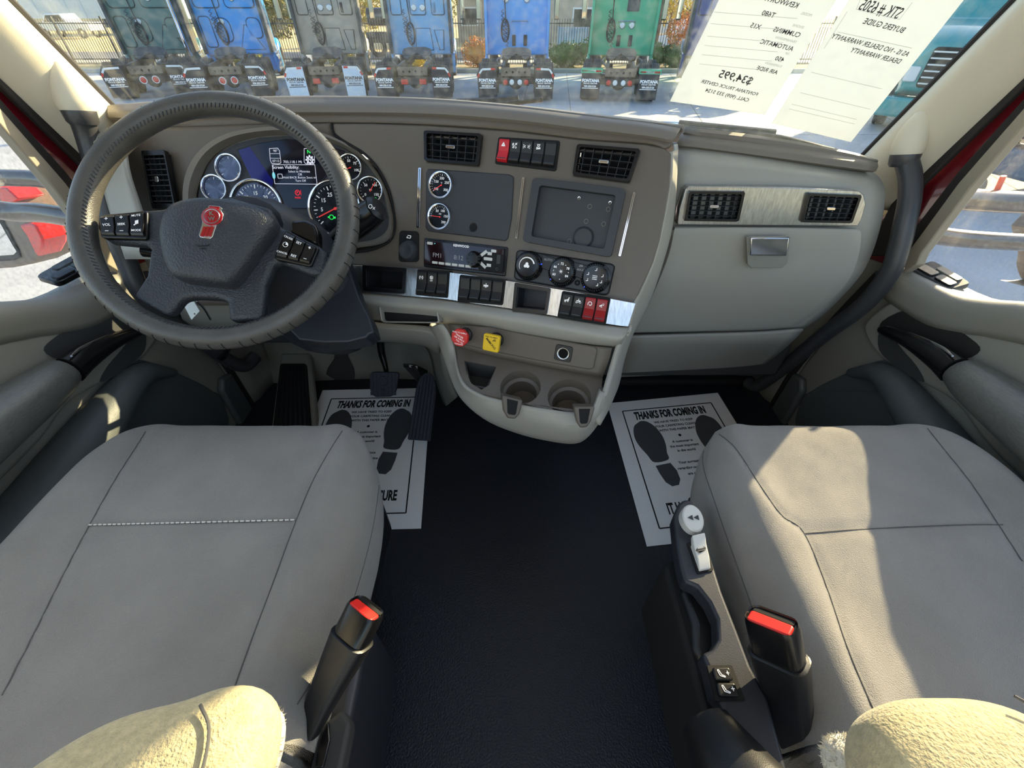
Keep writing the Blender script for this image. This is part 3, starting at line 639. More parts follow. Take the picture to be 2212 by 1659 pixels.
for k in range(8): a = 2 * pi * k / 8; fbox(bm, f, .010 * cos(a) - .0014, .010 * cos(a) + .0014, .010 * sin(a) - .0014, .010 * sin(a) + .0014, .012, .0158)
make('volume_knob', bm, 'satin_black', rd)
bm = B(); prism(bm, q, rr(.91, .955, .38, .72, .01, .03), .012, .0135); make('usb_cover', bm, 'kick_dark', rd, bevel=.0005)
bm = B(); f = Fr(q.at(.925, .20, .0125), q.h, q.v, q.n); ring(bm, f, 0, 0, .0016, .0034, 0, .0015, 18); make('aux_socket', bm, 'panel_black', rd)
bm = B(); f = Fr(q.at(.155, .86, .0125), q.h, q.v, q.n); lathe(bm, f, 0, 0, [(.0012, 0), (0, .0008)], 10); make('indicator', bm, 'cyan_light', rd)
# --- climate control
q = QF(PC, cl_px, .0)
bm = B(); prism(bm, q, rr(-.01, 1.01, -.02, 1.02, .05, .12), -.008, .004); cc = make('climate_panel', bm, 'panel_black', dash, bevel=.002, label='climate control panel with three round dials')
bm = B(); prism(bm, q, rr(-.022, 1.022, -.05, 1.05, .06, .14), -.008, .0015); make('climate_surround', bm, 'matt_black', cc, bevel=.001)
for k, (x, y) in enumerate(((1141, 574), (1214, 587), (1286, 600))):
    u, v = PC.uv(x, y, .012); f = PC.off(.004)
    bm = B(); lathe(bm, f, u, v, [(.0285, 0), (.0285, .003), (.0245, .007), (.0235, .018), (.021, .020), (.019, .0195), (0, .0195)], 36)
    for j in range(36): a = 2 * pi * j / 36; fbox(bm, f, u + .0243 * cos(a) - .0006, u + .0243 * cos(a) + .0006, v + .0243 * sin(a) - .0006, v + .0243 * sin(a) + .0006, .008, .018)
    kb = make('dial_knob', bm, 'satin_black', cc); bm = B(); ff = f.off(.0197)
    if k == 0:
        for j in range(14): a = radians(215 - j * 14); b = radians(215 - (j + 1) * 14); strip(bm, ff, u + .015 * cos(a), v + .015 * sin(a), u + .015 * cos(b), v + .015 * sin(b), .0006 + j * .00015)
        for j in range(3): a = radians(90 + j * 120); lathe(bm, ff, u + .003 * cos(a), v + .003 * sin(a), [(.003, 0), (.003, .0005)], 10, 1, 1)
    if k == 1:
        for s_, a in (('60', 210), ('66', 150), ('72', 90), ('78', 30), ('84', -30)): text(bm, ff, s_, u + .0142 * cos(radians(a)), v + .0142 * sin(radians(a)), .0062, w=.0005, bold=.02)
        for a in (0, 60, 120): a = radians(a); strip(bm, ff, u - .0035 * cos(a), v - .0035 * sin(a), u + .0035 * cos(a), v + .0035 * sin(a), .0008)
        for a in (180, 120, 60, 0, 270): a = radians(a); lathe(bm, ff, u + .0145 * cos(a), v + .0145 * sin(a), [(.0009, 0), (.0009, .0004)], 8)
    if k == 2:
        for j, a in enumerate((205, 160, 90, 20, -25, -60)):
            a = radians(a); x0, y0 = u + .0145 * cos(a), v + .0145 * sin(a); strip(bm, ff, x0 - .002, y0 - .002, x0 + .002, y0 - .001, .001); strip(bm, ff, x0 + .001, y0 - .001, x0 + .001, y0 + .003, .0009)
        for dy in (-.003, 0, .003): strip(bm, ff, u - .0045, v + dy, u + .0045, v + dy, .0011)
    make('dial_print', bm, 'white_print', kb, smooth=False)
    bm = B(); a = radians((15, 220, 228)[k]); lathe(bm, f, u + .0262 * cos(a), v + .0262 * sin(a), [(.0016, .004), (.001, .008), (0, .008)], 10); make('dial_light', bm, 'blue_light', kb)
for (x, y, s_) in ((1184, 565, 'AUTO'), (1254, 582, 'MAX')):
    u, v = PC.uv(x, y, .008); bm = B(); prism(bm, PC, [(u - .015, v + .012), (u - .011, v - .014), (u + .009, v - .017), (u + .015, v + .008)], .003, .009); pb = make('push_button', bm, 'black_plastic', cc, bevel=.001)
    bm = B(); text(bm, PC, s_, u, v + (.003 if s_ == 'AUTO' else -.001), .0062, w=.0093, bold=.01)
    if s_ == 'MAX': strip(bm, PC, u - .004, v + .005, u + .004, v + .006, .0012, .0092, .0096); strip(bm, PC, u - .003, v + .0075, u + .003, v + .008, .0012, .0092, .0096)
    make('button_print', bm, 'dim_print', pb, smooth=False)
u, v = PC.uv(1247, 611, .005); bm = B(); ring(bm, PC.off(.004), u, v, .002, .0055, 0, .002, 18); make('sensor_ring', bm, 'matt_black', cc)
# --- brushed strip with pockets and switches
s_top = [(751, 572), (898, 580), (1010, 593), (1120, 610), (1240, 630), (1373, 655)]; s_bot = [(1357, 705), (1341, 704), (1240, 689), (1120, 668), (961, 646), (850, 637), (770, 631)]
pA = [(792, 624), (874, 630), (877, 583), (791, 577)]; pB = [(1112, 668), (1180, 674), (1187, 626), (1117, 615)]
PS = PC.off(.012)
bm = B(); prism(bm, PS, px2(PS, s_top + s_bot), -.014, .003, [px2(PS, pA), px2(PS, pB)]); make('brushed_strip', bm, 'brushed', dash, bevel=.0015, label='brushed metal strip with pockets and switches')
for pts in (pA, pB):
    q = QF(PS, pts); bm = B(); prism(bm, q, rr(-.06, 1.05, -.1, 1.08, .05, .08), -.006, .006, [rr(.04, .96, .08, .92, .03, .05)]); pk = make('pocket_frame', bm, 'satin_black', dash, bevel=.0015)
    bm = B(); 
    for a in ((0, .06, 0, 1), (.94, 1, 0, 1), (0, 1, 0, .1), (0, 1, .9, 1)): qbox(bm, q, *a, -.05, 0)
    qbox(bm, q, 0, 1, 0, 1, -.055, -.05); make('pocket_lining', bm, 'black_plastic', pk)
bank(PS, [(900, 635), (966, 641), (970, 588), (904, 584)], [(BP, 'tc', 'white_print', None), (BP, 'off', 'white_print', None), (BP, None, None, 'blank black switch')], .003)
bank(PS, [(991, 649), (1084, 657), (1090, 606), (996, 596)], [(BP, None, None, 'blank black switch'), (BP, None, None, 'blank black switch'), (BP, 'axle', 'white_print', 'black switch with a guard'), (BP, None, None, 'blank black switch')], .003)
bank(PS, [(1207, 683), (1306, 699), (1316, 646), (1217, 631)], [(BP, 'truck', 'white_print', None), (BP, 'load', 'white_print', None), ('dark_red', 'plug', 'white_print', 'dark red switch'), ('dark_red', 'tow', 'white_print', 'dark red switch')], .003)
# --- light lip below the strip, with slot
def yy(fr, pts, w): return [fr.P(x, y, w) for x, y in pts]
lip0 = yy(PC, [(764, 631), (850, 638), (961, 648), (1120, 670), (1240, 691), (1345, 706), (1362, 700)], .012)
lip1 = yy(PC, [(770, 650), (850, 658), (961, 668), (1120, 692), (1240, 714), (1335, 730), (1357, 716)], .026)
lip2 = yy(PC, [(778, 668), (850, 672), (965, 684), (1120, 716), (1240, 736), (1318, 745), (1345, 740)], .012)
lip3 = yy(PC, [(790, 690), (850, 695), (968, 700), (1110, 722), (1230, 742), (1310, 750), (1335, 752)], -.02)
make('lower_lip', net([lip0, lip1, lip2, lip3], 5), 'dash_grey', dash, solid=.006, soff=1)
q = QF(PC, [(826, 694), (946, 696), (942, 672), (821, 662)], .020)
bm = B(); prism(bm, q, rr(-.03, 1.03, -.10, 1.10, .08, .2), -.02, .001, [rr(0, 1, 0, 1, .06, .16)]); sl = make('slot_frame', bm, 'dash_grey', dash, bevel=.002)
bm = B(); qbox(bm, q, -.02, 1.02, -.04, 1.04, -.018, -.012); make('slot_lining', bm, 'matt_black', sl)
# driver-side lower edge of the dashboard
lk = [[PY(x, y, Y) for x, y in r] for r, Y in (([(380, 600), (560, 640), (700, 660), (800, 694), (920, 704), (955, 716)], .93), ([(380, 640), (560, 665), (700, 690), (800, 712), (915, 722), (950, 742)], .92), ([(400, 700), (560, 715), (700, 725), (805, 735), (905, 742), (948, 760)], .96), ([(440, 720), (560, 725), (700, 735), (805, 738), (905, 745), (948, 766)], 1.08))]
make('knee_panel', net(lk, 4), 'dash_grey', dash, solid=.006, soff=1)
make('under_dash', wbox(B(), -.86, -.12, 1.0, 1.235, .34, .46), 'kick_dark', dash, bevel=.01)

# --- driver side face behind the wheel
rwd = [[PI.P(x, y, w_) for x, y in r] for r, w_ in (
    ([(250, 276), (330, 274), (400, 274), (540, 269), (640, 268), (716, 266)], 0), ([(248, 320), (330, 320), (400, 320), (540, 310), (640, 300), (730, 300)], -.006),
    ([(262, 400), (330, 400), (400, 400), (540, 400), (660, 400), (850, 400)], -.012), ([(290, 500), (345, 500), (420, 500), (540, 500), (660, 500), (856, 500)], -.02), ([(330, 600), (390, 600), (450, 600), (560, 600), (680, 600), (800, 590)], -.03), ([(370, 660), (420, 660), (480, 660), (560, 660), (680, 660), (800, 660)], -.03))]
make('driver_panel', net(rwd, 4), 'dash_brown', dash, solid=.01, soff=1)
q = QF(PI, vL, .004)
vent(PI, vL, 9, 4, .006, knob=False, deep=.006)
bm = B(); prism(bm, q, rr(.42, .58, .45, .55, .05, .02), .004, .015); make('vent_tab', bm, 'chrome', dash, bevel=.001)
# light left end piece beside the pillar
make('dash_end', net([[PX(200, 300, -.86), PX(232, 275, -.84), PX(262, 274, -.80)], [PX(215, 380, -.86), PX(240, 370, -.83), PX(268, 360, -.79)], [PX(240, 470, -.86), PX(262, 460, -.83), PX(300, 460, -.78)], [PX(270, 560, -.86), PX(300, 560, -.82), PX(330, 560, -.76)]], 4), 'dash_grey', dash, solid=.01)
# instrument bezel: outer rim to face
FO = [(400, 470), (394, 430), (398, 385), (415, 345), (445, 312), (490, 288), (545, 277), (610, 273), (670, 280), (720, 296), (770, 324), (806, 360), (830, 400), (846, 450), (850, 490), (842, 515), (820, 528), (775, 535), (700, 548), (600, 560), (500, 550), (430, 515)]
FI = [(428, 460), (424, 428), (430, 398), (446, 358), (470, 330), (508, 309), (558, 296), (620, 292), (680, 299), (735, 316), (772, 338), (802, 368), (822, 402), (836, 450), (840, 480), (832, 502), (808, 517), (770, 524), (700, 536), (600, 546), (505, 535), (448, 500)]
o_ = spl([PI.P(x, y, .012) for x, y in FO], 3, True); m_ = spl([PI.P(a[0] * .6 + b[0] * .4, a[1] * .6 + b[1] * .4, .014) for a, b in zip(FO, FI)], 3, True); i_ = spl([PI.P(x, y, -.004) for x, y in FI], 3, True); b_ = spl([PI.P(x, y, -.004) for x, y in FO], 3, True)
bm = B(); L4 = [[bm.verts.new(p) for p in l] for l in (b_, o_, m_, i_)]
for a, b in zip(L4, L4[1:]):
    for j in range(len(a)): bm.faces.new((a[j], a[(j + 1) % len(a)], b[(j + 1) % len(a)], b[j]))
make('instrument_bezel', bm, 'pad_brown', dash)
bm = B(); prism(bm, PI, [(PI.uv(x, y)) for x, y in FI], -.014, -.004); make('instrument_face', bm, 'panel_black', dash)
bm = tube(B(), [PC.P(x, y, .002) for x, y in ((716, 266), (722, 290), (746, 308), (785, 331), (816, 363), (840, 410), (851, 460), (853, 497), (840, 523), (802, 540), (765, 545))], .0022, 6, 4); make('panel_groove', bm, 'matt_black', dash)
PF = PI.off(-.004)
sc_px = [(514, 324), (560, 310), (620, 301), (680, 306), (745, 327), (716, 368), (690, 400), (664, 451), (617, 451), (600, 415), (560, 398), (542, 384)]
bm = B(); prism(bm, PF, px2(PF, sc_px), 0, .003); sc = make('driver_display', bm, 'screen_dark', dash, bevel=.001, label='dark information display with lit text')
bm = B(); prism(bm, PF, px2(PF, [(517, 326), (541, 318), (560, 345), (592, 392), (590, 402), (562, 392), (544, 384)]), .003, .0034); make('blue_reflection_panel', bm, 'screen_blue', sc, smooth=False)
def PT_(x, y): return PF.uv(x, y, .004)
def outl(bm, px, wd=.0009, closed=True, z=.0035):
    P = [PF.uv(x, y, z) for x, y in px]; n = len(P)
    for i in range(n if closed else n - 1): strip(bm, PF, *P[i], *P[(i + 1) % n], wd, z, z + .0004)
bm = B(); outl(bm, [(582, 321), (600, 320), (604, 326), (607, 352), (602, 354), (587, 353), (584, 346)]); outl(bm, [(584, 332), (604, 332)], .0006, False); outl(bm, [(585, 342), (606, 342)], .0006, False)
outl(bm, [(657, 321), (675, 320), (678, 325), (680, 350), (677, 354), (661, 354), (657, 350)]); outl(bm, [(588, 356), (680, 356), (685, 398), (594, 397)])
outl(bm, [(600, 376), (609, 376), (611, 385), (601, 385)])
def ft(s_, x, y, sz, **k): u, v = PF.uv(x, y, .004); text(bm, PF, s_, u, v, sz, w=.0038, **k)
ft('90°', 595, 326, .0070); ft('07:13', 596, 348, .0068); ft('703,118.1 Mi', 632, 350, .0078); ft('Screen Visibility:', 617, 361.5, .0088, bold=.01)
ft('Select to Minimize', 646, 370.5, .0064); ft('OR', 648, 377, .0064); ft('Hold BACK Button 2secs to', 647, 383.5, .0062); ft('Turn Off', 649, 390.5, .0064)
make('display_text', bm, 'lcd_text', sc, smooth=False)
bm = B(); ft('N', 667, 328, .010, bold=.02); make('gear_letter', bm, 'green_light', sc, smooth=False)
u, v = PF.uv(669, 345, .004); bm = B(); ring(bm, PF, u, v, .0048, .0072, .003, .0038, 20); text(bm, PF, 'N', u, v, .010, w=.0038, bold=.03)
for k in range(8): a = 2 * pi * k / 8; strip(bm, PF, u + .007 * cos(a), v + .007 * sin(a), u + .0092 * cos(a), v + .0092 * sin(a), .003, .003, .0038)
make('gear_symbol', bm, 'lcd_text', sc, smooth=False)
bm = B(); lathe(bm, PF, *PF.uv(591, 379, .004), [(.007, .0032), (.006, .0036), (0, .0036)], 20, .5, 1); make('side_marker', bm, 'cyan_light', sc)
u, v = PF.uv(642, 416, .004); bm = B(); ring(bm, PF, u, v, .0042, .0058, .003, .0036, 20); text(bm, PF, 'P', u, v, .007, w=.0036, bold=.03); text(bm, PF, 'PARK', u, v - .0105, .0055, w=.0036, bold=.02); strip(bm, PF, u + .0075, v + .005, u + .0075, v - .005, .001, .003, .0036); make('parking_brake_light', bm, 'red_light', sc, smooth=False)
gauge(PF, 497, 364, .029, ['', '', ''], 215, -35, 8, None, 'dial_sky_sheen', w=0, wide=.12, sub_t=('▭', -.4) if False else None)
gauge(PF, 466, 407, .028, ['', '', ''], 215, -35, 8, None, 'dial_sky_sheen', w=0, wide=.12)
gauge(PF, 557, 449, .060, ['0', '5', '10', '15', '20', '25', '30'], 225, -45, 30, None, 'dial_sky_sheen', num_size=.0105, w=0, wide=.09)
gauge(PF, 725, 451, .060, ['', '5', '15', '25', '35', '45', '55', '65'], 222, -45, 28, 205, 'dial_face', num_size=.0115, w=0, wide=.09)
gauge(PF, 757, 363, .028, ['0', '25', '50', '75', '100'], 215, -20, 16, 200, w=0, wide=.12)
gauge(PF, 801, 412, .029, ['0', '50', '100', '150'], 215, -35, 15, 55, w=0, wide=.12, warn=((-.22, -.62, 'red_light', 0), (.3, -.6, 'green_light', 0)), sub_t=('PSI', .05))
gauge(PF, 648, 487, .024, ['', '', ''], 215, -35, 8, None, w=0, wide=.14)
u, v = PF.uv(716, 469, .004); bm = B(); ring(bm, PF, u, v, .004, .0055, .003, .0045, 20); strip(bm, PF, u - .008, v, u - .005, v, .003, .003, .0045); strip(bm, PF, u + .005, v - .001, u + .009, v - .001, .004, .003, .0045); make('cruise_light', bm, 'green_light', dash, smooth=False)

# ================================================================== LOWER CONSOLE (valves, cup holders)
con = thing('centre_console', 'brown console tray with cup holders and valve knobs below the dashboard', 'console', (.05, .7, .45))
PV = frame(1150, 755, .875, 19, 22)
body = [[PV.P(x, y, 0) for x, y in r] for r in ([(967, 700), (1030, 706), (1110, 720), (1230, 741), (1322, 752)], [(975, 720), (1050, 735), (1130, 750), (1230, 768), (1315, 780)], [(986, 748), (1060, 768), (1130, 783), (1230, 802), (1302, 814)])]
make('valve_panel', net(body, 4), 'dash_brown', con, solid=.008, soff=1)
f = PV.off(.001); pl = [(998, 694 + 8), (1060, 706), (1110, 716), (1230, 738), (1285, 748), (1291, 756), (1283, 795), (1272, 798), (1160, 778), (1060, 758), (1003, 745), (991, 712)]
bm = B(); prism(bm, f, px2(f, pl), -.002, .003); make('valve_plate', bm, 'dash_brown', con, bevel=.003)
# tray top
PTr = frame(1124, 836, .86, 19, 76)
c1 = circ(*PTr.uv(1124, 836), .0415, n=36); c2 = circ(*PTr.uv(1230, 858), .043, n=36)
pk = px2(PTr, [(1003, 779), (1072, 792), (1056, 832), (1040, 842), (1018, 828), (1008, 808)])
tray = px2(PTr, [(986, 748), (1060, 768), (1130, 783), (1230, 802), (1302, 814), (1298, 850), (1288, 884), (1272, 893), (1248, 893), (1240, 884), (1130, 871), (1120, 874), (1094, 869), (1085, 861), (1038, 850), (1012, 838), (998, 820), (989, 785)])
bm = B(); prism(bm, PTr, tray, -.010, 0, [c1, c2, pk]); make('tray', bm, 'dash_brown', con, bevel=.0025)
for (x, y, r) in ((1124, 836, .0415), (1230, 858, .043)):
    u, v = PTr.uv(x, y); bm = B(); pr = [(r + .001, 0), (r - .001, -.004), (r - .003, -.022), (r - .009, -.026), (r - .011, -.060), (0, -.062)]
    lathe(bm, PTr, u, v, pr, 36); 
    bmesh.ops.delete(bm, geom=[f_ for f_ in bm.faces if len(f_.verts) > 4 and f_.calc_area() > .004 and (f_.calc_center_median() - PTr.at(u, v, 0)).length < .01], context='FACES')
    make('cup_holder', bm, 'dash_brown', con)
P_ = Qd(*[PTr.P(x, y) for x, y in ((1016, 832), (1050, 838), (1076, 792), (1002, 778))])
bm = B()
for a in ((0, .04, 0, 1), (.96, 1, 0, 1), (0, 1, 0, .05), (0, 1, .95, 1)): qbox(bm, P_, *a, -.05, -.002)
qbox(bm, P_, 0, 1, 0, 1, -.055, -.05); make('coin_pocket', bm, 'kick_dark', con)
# light grey outer frame: left rim, front bowl
ro = [(931, 702), (948, 730), (960, 762), (985, 830), (1012, 868), (1060, 905), (1128, 932), (1190, 946), (1236, 951), (1262, 941), (1290, 905), (1308, 866)]
rm = [(945, 700), (962, 725), (974, 765), (995, 826), (1022, 860), (1070, 888), (1132, 908), (1190, 920), (1232, 924), (1258, 915), (1285, 885), (1303, 850)]
ri = [(958, 700), (972, 720), (986, 762), (1000, 822), (1038, 850), (1085, 863), (1135, 875), (1190, 884), (1240, 892), (1270, 893), (1287, 880), (1300, 840)]
def dd(px, base): return base
Yr = [.815, .80, .765, .70, .65, .615, .597, .577, .562, .557, .572, .60]
ro_ = [PY(x, y, Y + .015) for (x, y), Y in zip(ro, Yr)]; rm_ = [PY(x, y, Y - .012) if i > 2 else PV.P(x, y, -.006) for i, ((x, y), Y) in enumerate(zip(rm, Yr))]; ri_ = [PTr.P(x, y, .001) if i > 2 else PV.P(x, y, -.004) for i, (x, y) in enumerate(ri)]
un_ = [p + V((0, .12, -.02)) for p in ro_]
make('console_rim', net([ri_, rm_, ro_, un_], 4), 'dash_grey', con, solid=.006, soff=-1, label='light grey outer rim')
# notches in front of the cup holders
for pts in ([(1090, 902), (1118, 905), (1128, 868), (1085, 858)], [(1248, 924), (1272, 922), (1284, 882), (1240, 882)]):
    q = Qd(*[PY(x, y, (.572 if pts[0][0] < 1200 else .535) + (.0 if i < 2 else .02)) for i, (x, y) in enumerate(pts)])
    bm = B(); prism(bm, q, [(.0, 1.1), (-.02, .3), (.2, 0), (.8, 0), (1.02, .3), (1.0, 1.1)], -.03, .004); nt_ = make('handle_notch', bm, 'dash_brown', con, bevel=.003)
    bm = B(); prism(bm, q, [(.22, 1.0), (.22, .3), (.3, .22), (.7, .22), (.78, .3), (.78, 1.0)], .0035, .005); make('notch_shade', bm, 'matt_black', nt_, bevel=.001)  # raised black plate, its colour stands in for shade inside the notch
make('console_body', net([[PY(x, y, Y + .04) for (x, y), Y in zip(ro, Yr)], [p + V((0, .18, -.10)) for p in ro_], [V((p.x * .9, 1.20, -.0)) for p in ro_]], 4), 'kick_grey', con, solid=.006)
# light grey leg left of console
bm = net([[PY(925, 705, 1.0), PY(950, 740, .99), PY(962, 800, .98), PY(985, 860, 1.0)], [PY(890, 720, 1.1), PY(925, 760, 1.1), PY(940, 820, 1.1), PY(960, 880, 1.1)]], 4)
make('console_side', bm, 'kick_grey', con, solid=.01)
# knobs
def knob(px, py, shape, m, lab, txt):
    n = PV.n; u, v = PV.uv(px, py, 0); 
    o = None
    bm = B(); lathe(bm, PV, u, v, [(.016, .002), (.015, .008), (.011, .011), (.009, .011)], 24); 
    kn = make('valve_knob', lathe(bm, PV, u, v, [(.0075, .005), (.0075, .028)], 16), 'black_plastic', con, label=lab)
    f = PV.off(.030); r = .0195
    if shape == 8: pts = [(u + r * cos(radians(22.5 + 45 * k)), v + r * sin(radians(22.5 + 45 * k))) for k in range(8)]
    else: pts = rr(u - .0175, u + .0175, v - .0175, v + .0175, .004)
    bm = B(); prism(bm, f, pts, -.002, .008); kh = make('knob_head', bm, m, kn, bevel=.0015)
    bm = B(); lathe(bm, PV, u, v, [(.009, .012), (.0105, .029)], 18); make('knob_stem', bm, m, kn)
    bm = B(); c = 'white_print' if shape == 8 else 'black_print'
    for i, (s_, dx, dy, sz, ro_t) in enumerate(txt): text(bm, f, s_, u + dx, v + dy, sz, w=.0085, rot=ro_t, bold=.01)
    make('knob_print', bm, c, kn, smooth=False)
knob(1008, 722, 8, 'knob_red', 'red eight sided trailer air supply knob', [('PUSH TO SUPPLY', 0, .011, .0042, 0), ('TRAILER', 0, .004, .0050, -20), ('AIR SUPPLY', 0, -.002, .0048, -20), ('PULL TO', .001, -.008, .0042, -20), ('EVACUATE', 0, -.0135, .0038, 0)])
knob(1074, 733, 4, 'knob_yellow', 'yellow square parking brake knob', [('PULL TO APPLY', 0, .0125, .0038, 0), ('PARKING', 0, -.001, .0068, -42), ('BRAKE', -.006, .004, .0045, -42), ('P', .006, .006, .010, -42)])
u, v = PV.uv(1218, 762); bm = B(); prism(bm, PV, rr(u - .0175, u + .0175, v - .0165, v + .0165, .005), .002, .006); so = make('power_socket', bm, 'black_plastic', con, bevel=.001, label='round twelve volt socket with bright ring')
bm = B(); ring(bm, PV, u, v, .0098, .0128, .005, .0085, 28); make('socket_ring', bm, 'satin_chrome', so); bm = B(); lathe(bm, PV, u, v, [(.010, .0065), (0, .0065)], 24); make('socket_hole', bm, 'matt_black', so)
# ================================================================== STEERING WHEEL
a_, t_ = radians(-10), radians(48.25); h_ = V((cos(a_), -sin(a_), 0)); o_ = V((-sin(a_), -cos(a_), 0)); z_ = V((0, 0, 1))
SW = Fr((-.497, .7262, .8099), h_, z_ * cos(t_) - o_ * sin(t_), o_ * cos(t_) + z_ * sin(t_))
sw = thing('steering_wheel', 'black leather four spoke steering wheel with red round emblem and thumb buttons', 'steering wheel', SW.O)
RW, rw_ = .2105, .0185
bm = B(); n = 160; sg = 20; rg = []
for i in range(n):
    a = 2 * pi * i / n; c = SW.at(RW * cos(a), RW * sin(a)); e = SW.h * cos(a) + SW.v * sin(a)
    rg.append([bm.verts.new(c + (e * cos(2 * pi * j / sg) + SW.n * sin(2 * pi * j / sg) * 1.1) * rw_) for j in range(sg)])
for i in range(n):
    for j in range(sg): bm.faces.new((rg[i][j], rg[(i + 1) % n][j], rg[(i + 1) % n][(j + 1) % sg], rg[i][(j + 1) % sg]))
make('rim', bm, 'leather_rim', sw)
# wrap creases across the outside and lacing inside
bm = B()
for k in range(64):
    a = 2 * pi * (k + random.uniform(-.15, .15)) / 64; e = SW.h * cos(a) + SW.v * sin(a); te = SW.v * cos(a) - SW.h * sin(a); c = SW.at(RW * cos(a), RW * sin(a)); sk = random.uniform(-.2, .2)
    P = [c + (e * cos(b) + SW.n * sin(b) * 1.1) * (rw_ + .0001) + te * sk * .01 * (b - .3) for b in [radians(x) for x in range(-15, 50, 12)]]
    tube(bm, P, .0007, 5, 2)
make('wrap_creases', bm, 'matt_black', sw, kind='stuff')
bm = B()
for k in range(190):
    a = 2 * pi * k / 190; e = SW.h * cos(a) + SW.v * sin(a); te = SW.v * cos(a) - SW.h * sin(a); c = SW.at(RW * cos(a), RW * sin(a))
    P = [c + (e * cos(b) + SW.n * sin(b) * 1.1) * (rw_ + .0006) + te * .0016 * (1 if q else -1) for q, b in enumerate((radians(128), radians(146)))]
    tube(bm, P, .0010, 5, smooth=False)
make('lacing', bm, 'leather', sw, kind='stuff')
sp_px = [(215, 470), (226, 462), (352, 452), (420, 430), (500, 427), (585, 450), (604, 490), (690, 532), (712, 548), (702, 600), (669, 594), (604, 566), (592, 575), (573, 618), (568, 692), (495, 694), (493, 652), (470, 645), (420, 643), (394, 647), (364, 686), (288, 643), (318, 596), (326, 540), (322, 530), (236, 522), (216, 508)]
bm = B(); prism(bm, SW, px2(SW, sp_px), -.022, .004); make('spokes', bm, 'leather', sw, bevel=.009, seg=4)
for pts in ([(300, 640), (362, 668), (372, 692), (420, 640), (380, 610), (340, 560)], [(495, 600), (565, 590), (575, 640), (560, 688), (497, 690), (490, 640)]):
    pass
ab_px = [(354, 455), (375, 437), (418, 426), (468, 426), (520, 433), (560, 447), (584, 462), (590, 480), (578, 505), (556, 534), (520, 586), (500, 608), (484, 614), (420, 606), (380, 600), (362, 585), (348, 550), (341, 508), (345, 478)]
pts = px2(SW, ab_px, .03, 3)
cx = sum(p[0] for p in pts) / len(pts); cy = sum(p[1] for p in pts) / len(pts)
bm = B(); L = []
for k, wz in ((1.0, .0), (1.0, .018), (.985, .027), (.94, .034), (.84, .038), (.6, .041), (.3, .042)): L.append([bm.verts.new(SW.at(cx + (x - cx) * k, cy + (y - cy) * k, wz)) for x, y in pts])
for a, b in zip(L, L[1:]):
    for j in range(len(a)): bm.faces.new((a[j], a[(j + 1) % len(a)], b[(j + 1) % len(a)], b[j]))
bm.faces.new(L[-1]); make('airbag_cover', bm, 'leather', sw, ang=80)
f = SW.off(.0425)
def sp2(pts): return px2(f, pts)
# emblem
em = [(455, 449), (460, 443), (470, 441), (479, 444), (483, 449), (481, 455), (485, 465), (482, 478), (472, 486), (467, 490), (460, 514), (455, 517), (430, 514), (428, 510), (437, 487), (440, 482), (436, 474), (436, 465), (441, 456), (453, 450)]
em = [(452, 444), (475, 446), (480, 450), (478, 455), (483, 464), (481, 475), (473, 483), (468, 487), (460, 512), (455, 516), (433, 513), (430, 508), (437, 484), (438, 480), (435, 470), (438, 460), (446, 454), (449, 450)]
f = SW.off(.0432)
bm = B(); prism(bm, f, sp2(em), -.004, .001); e0 = make('emblem', bm, 'chrome', sw, bevel=.0006, label='red and chrome emblem')
eu, ev = f.uv(459, 469)
bm = B(); lathe(bm, f, eu, ev, [(.0155, .001), (.0155, .0022), (.0145, .0026), (0, .0026)], 28); make('emblem_disc', bm, 'emblem_red', e0)
bm = B(); ring(bm, f, eu, ev, .0112, .0125, .0022, .0032, 28); text(bm, f, 'K', eu, ev + .0045, .0105, w=.0032, bold=.03); text(bm, f, 'W', eu, ev - .0045, .0095, w=.0032, bold=.03); make('emblem_letters', bm, 'satin_chrome', e0, smooth=False)
bm = B()
for k in range(3): prism(bm, f, sp2([(441 + k * 8, 490), (447 + k * 8, 491), (440 + k * 8, 512), (434 + k * 8, 511)]), .0008, .002)
make('emblem_bars', bm, 'emblem_red', e0); bm = B(); prism(bm, f, sp2([(453, 446), (475, 448), (473, 453), (455, 451)]), .0008, .0018); make('emblem_crown', bm, 'emblem_red', e0)
bm = B(); hu, hv = f.uv(438, 531); strip(bm, f, hu - .010, hv + .003, hu - .006, hv, .0008, -.0004, .0006); strip(bm, f, hu - .006, hv, hu + .007, hv, .0008, -.0004, .0006); strip(bm, f, hu + .007, hv, hu + .010, hv + .002, .0008, -.0004, .0006); strip(bm, f, hu - .004, hv - .004, hu + .004, hv - .005, .0008, -.0004, .0006); make('horn_mark', bm, 'matt_black', sw)
# button pods
def pod(pts, names, nm):
    q = QF(SW, pts, .006); bm = B(); prism(bm, q, rr(-.04, 1.04, -.1, 1.08, .08, .14), -.012, .004); p0 = make('button_pod', bm, 'satin_black', sw, bevel=.002)
    for i, (a, b) in enumerate(names):
        bm = B(); q2 = sub(q, i / 3 + .02, (i + 1) / 3 - .02, .02, .98); prof = [(0, 0), (0, .006), (.1, .0085), (.5, .0065), (.9, .0085), (1, .006), (1, 0)]
        A = [bm.verts.new(q2.at(0, t, w)) for t, w in prof]; C = [bm.verts.new(q2.at(1, t, w)) for t, w in prof]
        for j in range(7): bm.faces.new((A[j], A[(j + 1) % 7], C[(j + 1) % 7], C[j]))
        bm.faces.new(A[::-1]); bm.faces.new(C); make('thumb_button', bm, 'satin_black', p0, bevel=.0008, smooth=False)
        bm = B()
        for s_, tt, sz in a: qt(bm, q2, s_, .5, tt, sz, w=.0088, bold=.01)
        make('button_print', bm, 'white_print', p0, smooth=False)
